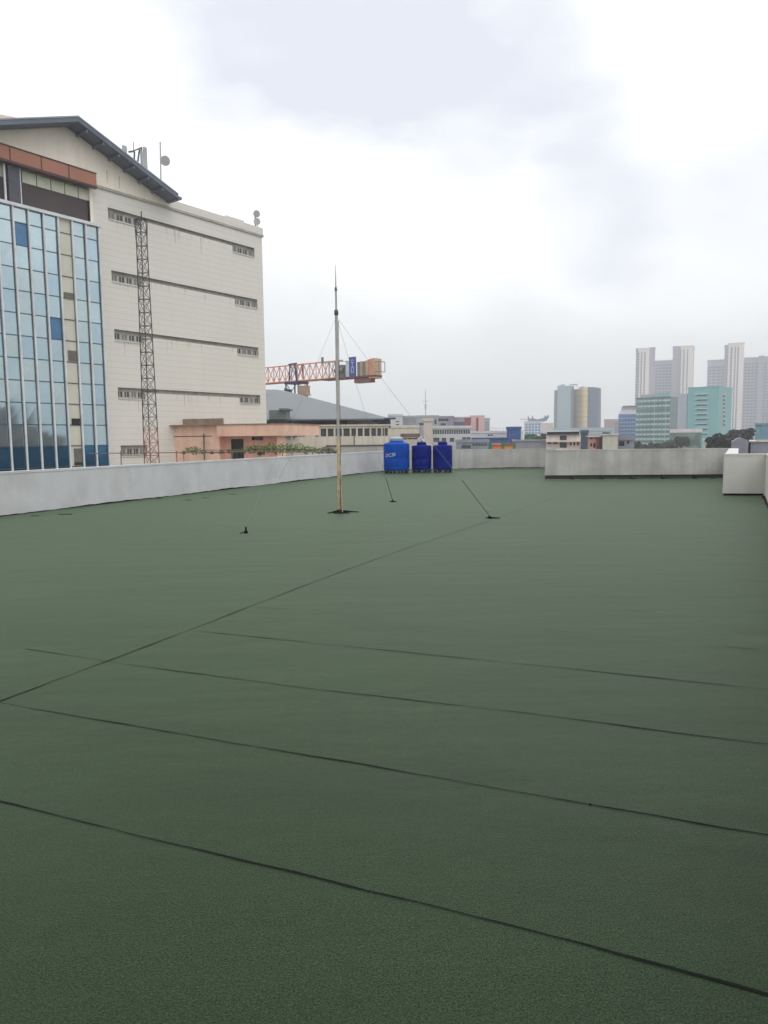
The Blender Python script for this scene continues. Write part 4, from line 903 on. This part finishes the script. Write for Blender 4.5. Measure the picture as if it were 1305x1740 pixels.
# curved half, gold to dark reflections put into the glazing colours
M_gold = mat('gold_reflection_glass', (222, 196, 144), rough=.3, metal=.4, var=.06, scale=.1, lines=(3.6, .12, .75)); M_bg = mat('dark_reflection_bands', (72, 88, 112), rough=.3, metal=.3, var=.08, scale=.1, lines=(3.6, .12, .8)); M_bgd = mat('edge_reflection_glass', (46, 56, 66), rough=.3, lines=(3.6, .12, .8))
Yg = 530; n_ = 22; cx = (974+1020)/2; xs_ = []
for i in range(n_+1):
    a = math.pi*(1-i/n_); xs_.append((math.cos(a), math.sin(a)))
z1 = ZT(997, 660, Yg); X0, X1 = XY(973.5, Yg).x, XY(1018.5, Yg).x; rX = (X1-X0)/2; cX = (X0+X1)/2
for i in range(n_):
    (a, s0), (c, s1) = xs_[i], xs_[i+1]; kx = 1.06
    p0, p1 = Vector((cX+rX*a, Yg-12*s0, z1-(a*a)*.8)), Vector((cX+rX*c, Yg-12*s1, z1-(c*c)*.8)); q0, q1 = Vector((cX+rX*a*(kx if a > 0 else 1.0), Yg-12*s0*kx, GZ)), Vector((cX+rX*c*(kx if c > 0 else 1), Yg-12*s1*kx, GZ))
    b = MB(); b.face([q0, q1, p1, p0]); ctr = Vector((cX, Yg+6, z1)); b.face([p0, p1, ctr]); 
    b.build('curved_glazing', M_gold if i < 9 else (M_bg if i < n_-3 else M_bgd), GT)
MB().box(cX-rX*.99, cX+rX*.99, Yg, Yg+18, GZ, z1-1.5).build('rear_block', M_ggd, GT)
for x0, x1, y0, y1 in ((955, 960, 653, 656), (972, 982, 652.5, 654), (990, 994, 656.5, 660), (997, 1008, 657.5, 658.6)):
    A_, B2_ = at(x0, y0, Yg-2), at(x1, y1, Yg-2); MB().box(A_.x, B2_.x, Yg-2, Yg+6, B2_.z if y1-y0 > 2 else A_.z-.4, A_.z).build('rooftop_plant', M_grw, GT)
MB().tube([(cX-4, Yg, z1-1), at(977, 653, Yg)], .25, 5).build('support', M_grw, GT)
far('tower_podium', 'long pale podium building under the grey and gold tower', 933, 1046, 728, 440, 20, mat('pale_teal_grey', (160, 176, 180), rough=.8, var=.12, scale=.08), [(975, 1040, 14, 731, 741, 2, .6, .5)], wm=mat('blue_grey_far', (90, 110, 134), rough=.4))
far('red_far_block', 'faint brownish red block between gold tower and blue glass block', 1026, 1050, 713, 620, 30, mat('far_redbrown', (160, 126, 126), rough=.85), [(1028, 1048, 5, 716, 735, 5, .5, .4)])
far('striped_small_block', 'small block with white and purple balcony stripes left of the blue glass block', 1044, 1051, 719, 370, 12, mat('mauve_stripe_wall', (150, 140, 160), rough=.8), [(1044.5, 1050.5, 1, 721, 738, 5, .95, .5)], wm=M_wht)

# near houses over the right-hand parapet
M_tealroof = mat('teal_sheet_roof', (140, 160, 156), rough=.7, var=.12, scale=.3)
t, fr = far('cream_house', 'cream two storey house with teal grey roof just above the parapet step', 928, 987, 738, 95, 9, mat('cream_house_wall', (236, 226, 220), rough=.85, var=.06, scale=.5, streak=.15),
    [(930, 937, 1, 750, 754.5, 1, 1, 1), (939, 948, 1, 750, 754.5, 1, .9, 1), (951, 963, 1, 740, 748, 1, 1, 1), (951, 963, 1, 750, 761, 1, 1, 1), (967, 985, 3, 750, 757, 1, .55, 1)], cope=False, wm=mat('slate_glass', (66, 78, 100), rough=.2), rec=.4)
b = MB(); sA_, zA_ = fr.S(927, 732); sB_, zB_ = fr.S(988, 738); P = fr.P
b.hexa([P(sA_-.1, .7, zB_+.35), P(sB_+.1, .7, zB_+.35), P(sB_+.1, -9, zB_+.35), P(sA_-.1, -9, zB_+.35), P(sA_+.8, -.5, zA_), P(sB_-2, -.5, zA_), P(sB_-2, -8, zA_), P(sA_+.8, -8, zA_)]); b.fbox(fr, sA_+.2, sB_-.3, -8, .4, zB_+.002, zB_+.34, 1); b.build('roof', [M_tealroof, M_dark], t)
MB().fbox(fr, 0, fr.L, .01, .6, fr.S(950, 749.7)[1]-.12, fr.S(950, 749.7)[1]).build('canopy', M_offw, t)
far('dark_narrow_house', 'narrow dark blue grey house between the cream and brick houses', 987, 999, 736, 97, 9, mat('dark_bluegrey', (70, 90, 108), rough=.7, var=.2, scale=.4), None)
t, fr = far('brick_house', 'small pinkish brick house with red drainpipe next to the cream block', 999, 1018, 743, 86, 8, mat('pink_brick', (204, 156, 138), rough=.85, var=.12, scale=.8, lines=(.3, .15, .85)),
    [(1003, 1007.5, 1, 743.5, 746, 1, 1, 1), (1010.5, 1015, 1, 743.5, 746, 1, 1, 1), (1003, 1006, 1, 753, 759, 1, 1, 1), (1008, 1012, 1, 753, 761, 1, 1, 1)], cope=False)
MB().fbox(fr, -.2, fr.L+.2, -8.2, .3, fr.S(1008, 742.5)[1], fr.S(1008, 741)[1]).build('roof', M_offw, t)
MB().fbox(fr, fr.L-.3, fr.L-.05, .01, .15, GZ, fr.S(1015, 744)[1]).build('drainpipe', mat('dark_red_pipe', (130, 44, 70)), t)
M_creamb = mat('ribbed_cream', (206, 200, 184), rough=.8, var=.04, scale=.4, lines=(.5, .08, .9), streak=.1)
A, B_, z1 = pxb(1024, 1050, 739.5, 84); building('cream_block', 'plain cream windowless block with horizontal joints on the roofline', 'building', A, B_, 9, z1, M_creamb, copeh=.15, cm=M_wht)
A, B_, z1 = pxb(1017, 1024, 741, 87); building('ribbed_shed', 'narrow grey green ribbed wall joined to the plain cream block', 'building', A, B_, 6, z1, mat('grey_green_rib', (158, 164, 154), rough=.8, var=.1), copeh=.1)
far('dark_window_hut', 'low grey hut with one large dark opening right of the cream block', 1050, 1078, 748, 84, 6, mat('hut_grey', (140, 140, 148), rough=.85, var=.15, scale=.6), [(1052, 1061, 1, 750, 758, 1, 1, 1), (1065, 1069, 1, 749, 754, 1, 1, 1)])

# blue glass block, green glass block
M_bgl = mat('blue_curtain', (66, 116, 172), rough=.25, metal=.2, var=.1, scale=.15); M_sgl = mat('sky_blue_band', (120, 160, 196), rough=.3)
t, fr = far('blue_glass_block', 'blue glass office block with a stepped grey top left of the green one', 1050, 1090, 704, 380, 20, M_bgl, None, cope=False)
for yy in (711, 718, 724, 730, 736):
    s0, z_ = fr.S(1050, yy); MB().fbox(fr, 0, fr.L, .01, .25, z_-.35, z_+.35).build('floor_band', M_sgl, t)
for i in range(8):
    s_ = fr.L*(i+.5)/8; MB().fbox(fr, s_-.12, s_+.12, .26, .45, GZ, fr.S(1065, 706)[1]).build('mullion', mat('navy_mullion', (46, 78, 128)), t)
b = MB(); z0, z1 = fr.S(1060, 704)[1], fr.S(1060, 696)[1]; P = fr.P; s0 = fr.S(1056, 700)[0]
b.hexa([P(0, .3, z0+.01), P(fr.L, .3, z0+.01), P(fr.L, -18, z0+.01), P(0, -18, z0+.01), P(s0, -2, z1), P(fr.L, -2, z1), P(fr.L, -16, z1), P(s0, -16, z1)]); b.fbox(fr, s0, fr.L, -14, -2, z1+.01, z1+1.2)
b.fbox(fr, fr.S(1058, 690)[0], fr.L, -15, -1, fr.S(1060, 690.5)[1], fr.S(1060, 689)[1]); b.build('stepped_top', M_grw, t)
M_grn = mat('green_curtain', (112, 150, 148), rough=.2, metal=.35, var=.1, scale=.15, tint=((84, 112, 120), .08, .7)); M_gb = mat('pale_green_band', (168, 194, 190), rough=.3, metal=.2); M_gd = mat('dark_green_glass', (62, 96, 98), rough=.2, metal=.3, lines=(3.4, .4, .7))
A, B_, z1 = pxb(1080, 1137, 677, 340, 330); t, fr = building('green_glass_block', 'green glass office block with pale floor bands and rooftop plant', 'building', A, B_, 10, z1, M_grn, cope=False, wallR=M_gd)
for k, yy in enumerate((681, 690, 703, 712, 721, 730, 738, 746, 754)):
    s0, z_ = fr.S(1110, yy); st = 0 if yy > 691 else fr.S(1084, yy)[0]; MB().fbox(fr, st, fr.L, .01, .3, z_-.35, z_+.4).build('floor_band', M_gb, t)
for yy in (686, 697, 708, 717, 726, 734, 742, 750):
    s0, z_ = fr.S(1110, yy); MB().fbox(fr, 0, fr.L, .012, .2, z_-.3, z_+.3).build('spandrel', M_gd, t)
for i in range(1, 9): MB().fbox(fr, fr.L*i/9-.1, fr.L*i/9+.1, .31, .45, GZ, z1).build('mullion', M_gb if i in (5, 8) else M_grn, t)
MB().fbox(fr, -.3, fr.L+.2, -10, .5, z1+.01, z1+.55).build('roof_edge', M_gd, t)
MB().fbox(fr, fr.S(1084, 674)[0], fr.S(1108, 674)[0], -8, -3, z1+.56, fr.S(1090, 670)[1]).build('rooftop_plant', M_grw, t)
MB().fbox(fr, fr.S(1110, 670)[0], fr.L-1, -8, -2, z1+.56, fr.S(1120, 667)[1]).build('rooftop_plant', mat('teal_plant', (132, 168, 176), rough=.6), t)
A, B_, z1 = pxb(1136, 1155, 677, 338, 352); building('concrete_side_block', 'grey stepped balcony block between the green glass and the teal building', 'building', A, B_, 14, z1, mat('mauve_grey_concrete', (164, 166, 178), rough=.85, var=.06, scale=.1),
    F=[(.3, (B_-A).length*.72, ZT(1145, y_, 345)-.5, ZT(1145, y_, 345)+.55) for y_ in (682, 688.5, 696, 704, 711, 718, 725, 732)], rec=.8, wm=mat('dusky_window', (78, 88, 104), rough=.3), part='balcony')
# teal building
M_teal = mat('teal_paint', (116, 172, 174), rough=.75, var=.04, scale=.1, streak=.04); M_teals = mat('teal_paint_side', (124, 166, 166), rough=.75, var=.05, scale=.1)
M_gside = mat('pale_mauve_wall', (176, 180, 192), rough=.8, var=.04, lines=(1.1, .2, .9))
A, B_, z1 = pxb(1167, 1219, 659, 300, 292); fr = Fr(A, B_)
hs = [(fr.S(1184, y_)[0], fr.S(1201, y_)[0], fr.S(1192, y_+1.1)[1], fr.S(1192, y_-1.1)[1]) for y_ in (672, 680, 688.5, 696.5, 705, 713, 721.5, 729.5, 738)]
Cc = XY(1239, 300); f2 = Fr(B_, Cc)
TT, _ = building('teal_building', 'plain teal painted building with a column of slit windows', 'building', A, B_, 16, z1, M_teal, F=hs, rec=.8, cope=False)
MB().prism([(B_.x, B_.y+.01), (Cc.x, Cc.y), (Cc.x-3, Cc.y+14), (B_.x-2, B_.y+14)], GZ, z1-.3).build('angled_wing', M_teals, TT)
for y_ in (673, 679.5, 686, 693, 700, 707, 715, 721.5):
    s0, zz_ = f2.S(1228.5, y_); s1 = f2.S(1232, y_)[0]; MB().fbox(f2, s0, s1, .01, .06, zz_-.45, zz_+.45).build('window', M_dark, TT); MB().fbox(f2, s0-.3, s1+.3, .01, .3, zz_+.5, zz_+.7).build('sun_shade', M_wht, TT)
for h in hs: MB().fbox(fr, h[0]-.8, h[1]+.6, .01, .5, h[3]+.1, h[3]+.4).build('sun_shade', mat('pale_teal_trim', (176, 206, 206)), TT)
MB().fbox(fr, -.15, fr.L+.1, -16, .15, z1+.01, z1+.45).build('roof_edge', M_teals, TT)
A, B_, z1 = pxb(1152, 1166, 669, 306, 303); building('mauve_stair_block', 'blank pale mauve stair block attached left of the teal building', 'building', A, B_, 14, z1, M_gside, cope=False)

# far apartment towers
M_apw = mat('apartment_beige', (222, 210, 200), rough=.85, var=.03, scale=.05); M_apm = mat('apartment_mauve', (134, 126, 144), rough=.85, var=.03, scale=.05); M_apc = mat('apartment_grey_blue', (146, 150, 172), rough=.85, var=.04, scale=.05)
M_strip = mat('window_strip', (42, 40, 50), rough=.5, lines=(3.3, .38, 13)); M_band = mat('window_band', (52, 56, 84), rough=.4)
def wing(t, x0, x1, y, Y, deep, m_, strips=(), bands=0, mR=None, yb=740):
    A, B_, z1 = pxb(x0, x1, y, Y); fr = Fr(A, B_); MB().fbox(fr, 0, fr.L, -deep, 0, GZ, z1).build('wall', m_, t)
    for a, c in strips: MB().fbox(fr, fr.S(a-.25, y)[0], fr.S(c+.25, y)[0], .02, .3, GZ, z1-3.4).build('window_strip', M_strip, t)
    n_ = int((z1-5-GZ)/3.6) if bands else 0
    for i in range(n_): MB().fbox(fr, .8, fr.L-.8, .02, .4, GZ+3+i*3.6, GZ+4.9+i*3.6).build('window_band', M_band, t)
    if bands:
        for i in range(1, bands): MB().fbox(fr, fr.L*i/bands-.5, fr.L*i/bands+.5, .42, .8, GZ, z1-1).build('pier', M_apc, t)
    MB().fbox(fr, -.3, fr.L+.3, -deep, .9, z1+.01, z1+1.2).build('roof_edge', m_, t); return fr
AT = thing('apartment_tower', 'twin winged beige apartment tower with a lower recessed centre, the left of the far pair', 'building', (XY(1125, 900).x, 900, GZ), 0, 'far apartment towers')
wing(AT, 1077.5, 1081, 594, 895, 24, M_strip); wing(AT, 1081, 1100, 593, 893, 26, M_apw, [(1084.5, 1086.5), (1089.5, 1091.5), (1095, 1097)]); wing(AT, 1100, 1109.5, 592, 900, 26, M_apm)
wing(AT, 1109.5, 1139, 614, 925, 20, M_apc, bands=5); wing(AT, 1139, 1152, 590, 905, 26, M_apm); wing(AT, 1152, 1174, 589, 896, 26, M_apw, [(1156, 1158), (1161.5, 1163.5), (1168, 1169.5)]); wing(AT, 1172.5, 1175, 591, 894, 24, M_strip)
AT2 = thing('apartment_tower', 'wide apartment tower with a tall beige middle at the right edge of the picture', 'building', (XY(1260, 860).x, 860, GZ), 0, 'far apartment towers')
wing(AT2, 1198, 1229, 613, 880, 20, M_apc, bands=4); wing(AT2, 1226, 1233, 588, 868, 26, M_apm); wing(AT2, 1232, 1259, 584, 860, 28, M_apw, [(1236, 1238), (1242, 1245), (1249, 1251), (1254, 1256)]); wing(AT2, 1259, 1284, 609, 880, 20, M_apc, bands=4); wing(AT2, 1284, 1292, 606, 868, 22, M_apm); wing(AT2, 1292, 1340, 606, 880, 20, M_apc, bands=7)

# front right low things
far('glazed_low_block', 'low greenish glazed block with white frame below the teal building', 1139, 1192, 735, 190, 12, mat('mottled_green_glass', (110, 134, 124), rough=.4, var=.3, scale=.4, tint=((70, 94, 90), .5, .8)), [(1142, 1189, 6, 746, 759, 2, .8, .6)], cm=mat('pinkish_white', (216, 206, 208)), wm=mat('green_far_pane', (90, 116, 104), rough=.3), copeh=.9)
far('white_low_house', 'small white house with grey tiled roof beside the dark tree', 1196, 1214, 751, 120, 8, M_offw, [(1198, 1206, 2, 755, 759, 1, .6, .8)])
far('teal_shed', 'teal and slate shed at the far right behind the grey block', 1283, 1340, 722, 150, 14, mat('teal_slate', (104, 142, 156), rough=.7, var=.2, scale=.2), [(1285, 1292, 1, 724, 738, 1, 1, 1)], wm=mat('bright_teal', (96, 168, 170)))
A, B_, z1 = pxb(1243, 1272, 751, 60)
t, fr = building('grey_block', 'grey block with a sloping gable top right behind the short parapet', 'building', A, B_, 8, z1, mat('slate_grey_render', (142, 142, 152), rough=.85, var=.08, scale=.6, streak=.12), cope=False)
b = MB(); b.extr(fr, [(0, z1+.002), (fr.L, z1+.002), (fr.L, z1+.12), (fr.L*.55, fr.S(1262, 744)[1]), (fr.L*.35, fr.S(1262, 745)[1])], -8, 0); b.build('gable', MATS['slate_grey_render'], t)
A, B_, z1 = pxb(1276, 1340, 751, 60.2); building('grey_block', 'wider grey rendered block with pale rim at the right picture edge', 'building', A, B_, 8, z1, MATS['slate_grey_render'], copeh=.12, cm=M_offw)
MB_ = MB(); A, B_, z1 = pxb(1271, 1277, 753, 60.4); building('dark_gap_filler', 'narrow black filler painting the dark gap between the two grey rendered blocks', 'building', A, B_, 6, z1, M_black, cope=False)  # black block added to paint the dark of an open gap

# antenna mast far off
p = at(723, 662, 260); t = thing('radio_mast', 'very thin distant radio mast above the beige stair tower', 'mast', (p.x, p.y, GZ))
MB().tube([(p.x, p.y, GZ), p], [.35, .1], 6).build('pole', M_grw, t); b = MB(); b.tube([(p.x-1, p.y, p.z-4), (p.x+1, p.y, p.z-4)], .08, 4); b.tube([(p.x, p.y, p.z-7), (p.x, p.y, p.z-5)], .3, 6); b.build('antenna', M_grw, t)

# faint skyline filling the horizon, and out of frame neighbours mirrored in the glass front
M_fh = [mat('far_haze_wall_a', (170, 172, 176), rough=.9), mat('far_haze_wall_b', (190, 184, 180), rough=.9), mat('far_haze_wall_c', (150, 158, 168), rough=.9)]
rnd = random.Random(21)
names = ['low pale far block on the skyline', 'low beige far block on the skyline', 'low bluish far block on the skyline']
pos_ = ['beside the grey roofed hall', 'above the large tank', 'above the middle tank', 'above the right tank', 'over the long white office', 'right of the pink block', 'left of the blue box building', 'over the blue box building', 'left of the horned roof', 'under the horned roof', 'just right of the gold tower', 'between gold tower and blue glass']
for i, (px, w_) in enumerate(zip((664, 690, 715, 745, 790, 836, 846, 862, 880, 905, 1026, 1040), (22, 18, 24, 26, 30, 16, 14, 20, 18, 26, 12, 14))):
    k = rnd.randrange(3); Y = rnd.uniform(600, 1100)
    far('distant_block', names[k]+' '+pos_[i], px-w_/2, px+w_/2, (722 if i < 5 else 733)+rnd.uniform(-3, 3) if i > 4 else 716+rnd.uniform(-2, 4), Y, 30, M_fh[k], [(px-w_/2+1, px+w_/2-1, 4, 726, 738, 3, .6, .5)], wm=M_grw, group='faint blocks on the skyline', rec=.4)
M_rb = mat('brick_tone_wall', (120, 100, 92), rough=.85, var=.2, scale=.2)
for (x, y, wd, hz, lab, mm) in ((62, 22, 16, 2.5, 'out of view brown block on the right, seen only as a reflection', M_rb), (75, 48, 12, 5, 'out of view pale block on the right, seen only as a reflection', M_grw), (58, 62, 8, -1, 'out of view low brown block on the right, seen only as a reflection', M_rb), (110, 8, 18, 9, 'out of view tall grey block on the right, seen only as a reflection', M_conc)):
    building('neighbour_block', lab, 'building', (x, y+wd), (x, y), 14, hz, mm, F=grid(1, wd-1, 5, -6, hz-.5, 3, .6, .5), rec=.2)

# ------------------------------------------------------------------ trees
def tree(x, y, z0, h, r, label, seed, n_=26, size=.28, mt=None, leafn=90):
    rnd = random.Random(seed); t = thing('tree', label, 'tree', (x, y, z0), 0, 'trees between the buildings'); b = MB(); cz = z0+h-r*.8
    b.tube([(x, y, z0), (x+.1, y, z0+h*.3), (x, y+.1, cz)], [h*.03, h*.022, h*.01], 7); lf = MB()
    for i in range(n_):
        a = rnd.uniform(0, 6.28); el = rnd.uniform(-.5, 1); rr = r*rnd.uniform(.45, 1)
        c = Vector((x+math.cos(a)*rr*math.cos(el), y+math.sin(a)*rr*math.cos(el), cz+math.sin(el)*rr*.8))
        if i < 12: b.tube([(x, y, cz-r*.5), ((x+c.x)/2, (y+c.y)/2, (cz+c.z)/2-.2), c], [h*.012, h*.008, .02], 5)
        leaves(lf, c, r*rnd.uniform(.2, .38), leafn, size, rnd, .75)
    b.build('trunk', M_bark, t); lf.build('crown', mt or M_leafd, t)
def ptree(px, py, Y, wpx, label, seed, **k):
    p = at(px, py, Y); r = wpx*Y/FPX/2; tree(p.x, p.y, GZ, p.z-GZ, r, label, seed, **k)
M_tdark = mat('blue_dark_leaves', (46, 56, 60), rough=.7, var=.35, scale=.4, tint=((60, 74, 52), .3, .6)); M_tgreen = mat('mid_green_leaves', (50, 110, 76), rough=.7, var=.35, scale=.3)
ptree(1233, 735, 110, 52, 'big dark tree right of the teal building, behind the grey block', 1, n_=46, size=.3, leafn=150, mt=M_tdark)
ptree(1262, 728, 125, 48, 'dark tree at the right, above the grey gabled block', 2, n_=40, size=.3, leafn=140, mt=M_tdark)
ptree(1213, 741, 104, 22, 'smaller dark tree at the left side of the big dark tree', 3, n_=22, size=.24, leafn=120, mt=M_tdark)
ptree(1135, 747, 170, 30, 'dark tree in front of the green glass block', 4, n_=26, size=.35)
ptree(1158, 742, 172, 26, 'dark tree overlapping the glazed low block', 5, n_=26, size=.35)
ptree(1105, 752, 165, 34, 'low tree crown just above the parapet below the green glass block', 6, n_=26, size=.35)
ptree(1082, 750, 160, 24, 'low green tree right of the dark opened hut', 7, n_=22, size=.35)
ptree(902, 738, 180, 22, 'bright green tree below the horned roof building', 8, n_=26, size=.4, mt=M_tgreen)
ptree(923, 736, 160, 24, 'dark green tree left of the cream house', 9, n_=26, size=.35)
ptree(913, 741, 170, 20, 'green shrubby tree between the two trees by the cream house', 10, n_=22, size=.35, mt=M_tgreen)
ptree(1032, 734, 200, 14, 'small pointed tree above the cream windowless block', 11, n_=16, size=.35)
for i, (x, y, h, r) in enumerate(((50, 34, 19, 4.5), (54, 42, 18, 4), (48, 52, 17.5, 4), (52, 14, 20, 5))):
    tree(x, y, GZ, h, r, ('out of view tree right of the roof, seen only as a reflection, ' + ('tall', 'medium', 'low', 'wide')[i]), 30+i, n_=26, size=.35)

# ------------------------------------------------------------------ haze
hz = bpy.data.materials.new('haze'); hz.use_nodes = True; t = hz.node_tree; t.nodes.clear()
oo = t.nodes.new('ShaderNodeOutputMaterial'); pv = t.nodes.new('ShaderNodeVolumePrincipled')
pv.inputs['Color'].default_value = (.97, .985, 1.0, 1); pv.inputs['Density'].default_value = .00075; pv.inputs['Anisotropy'].default_value = .2
t.links.new(pv.outputs[0], oo.inputs['Volume'])
b = MB(); b.box(-2600, 2600, -1600, 3100, GZ-2, 125); hzo = b.build('haze', hz); hzo['kind'] = 'stuff'; hzo['label'] = 'thin pale city haze'; hzo['category'] = 'haze'
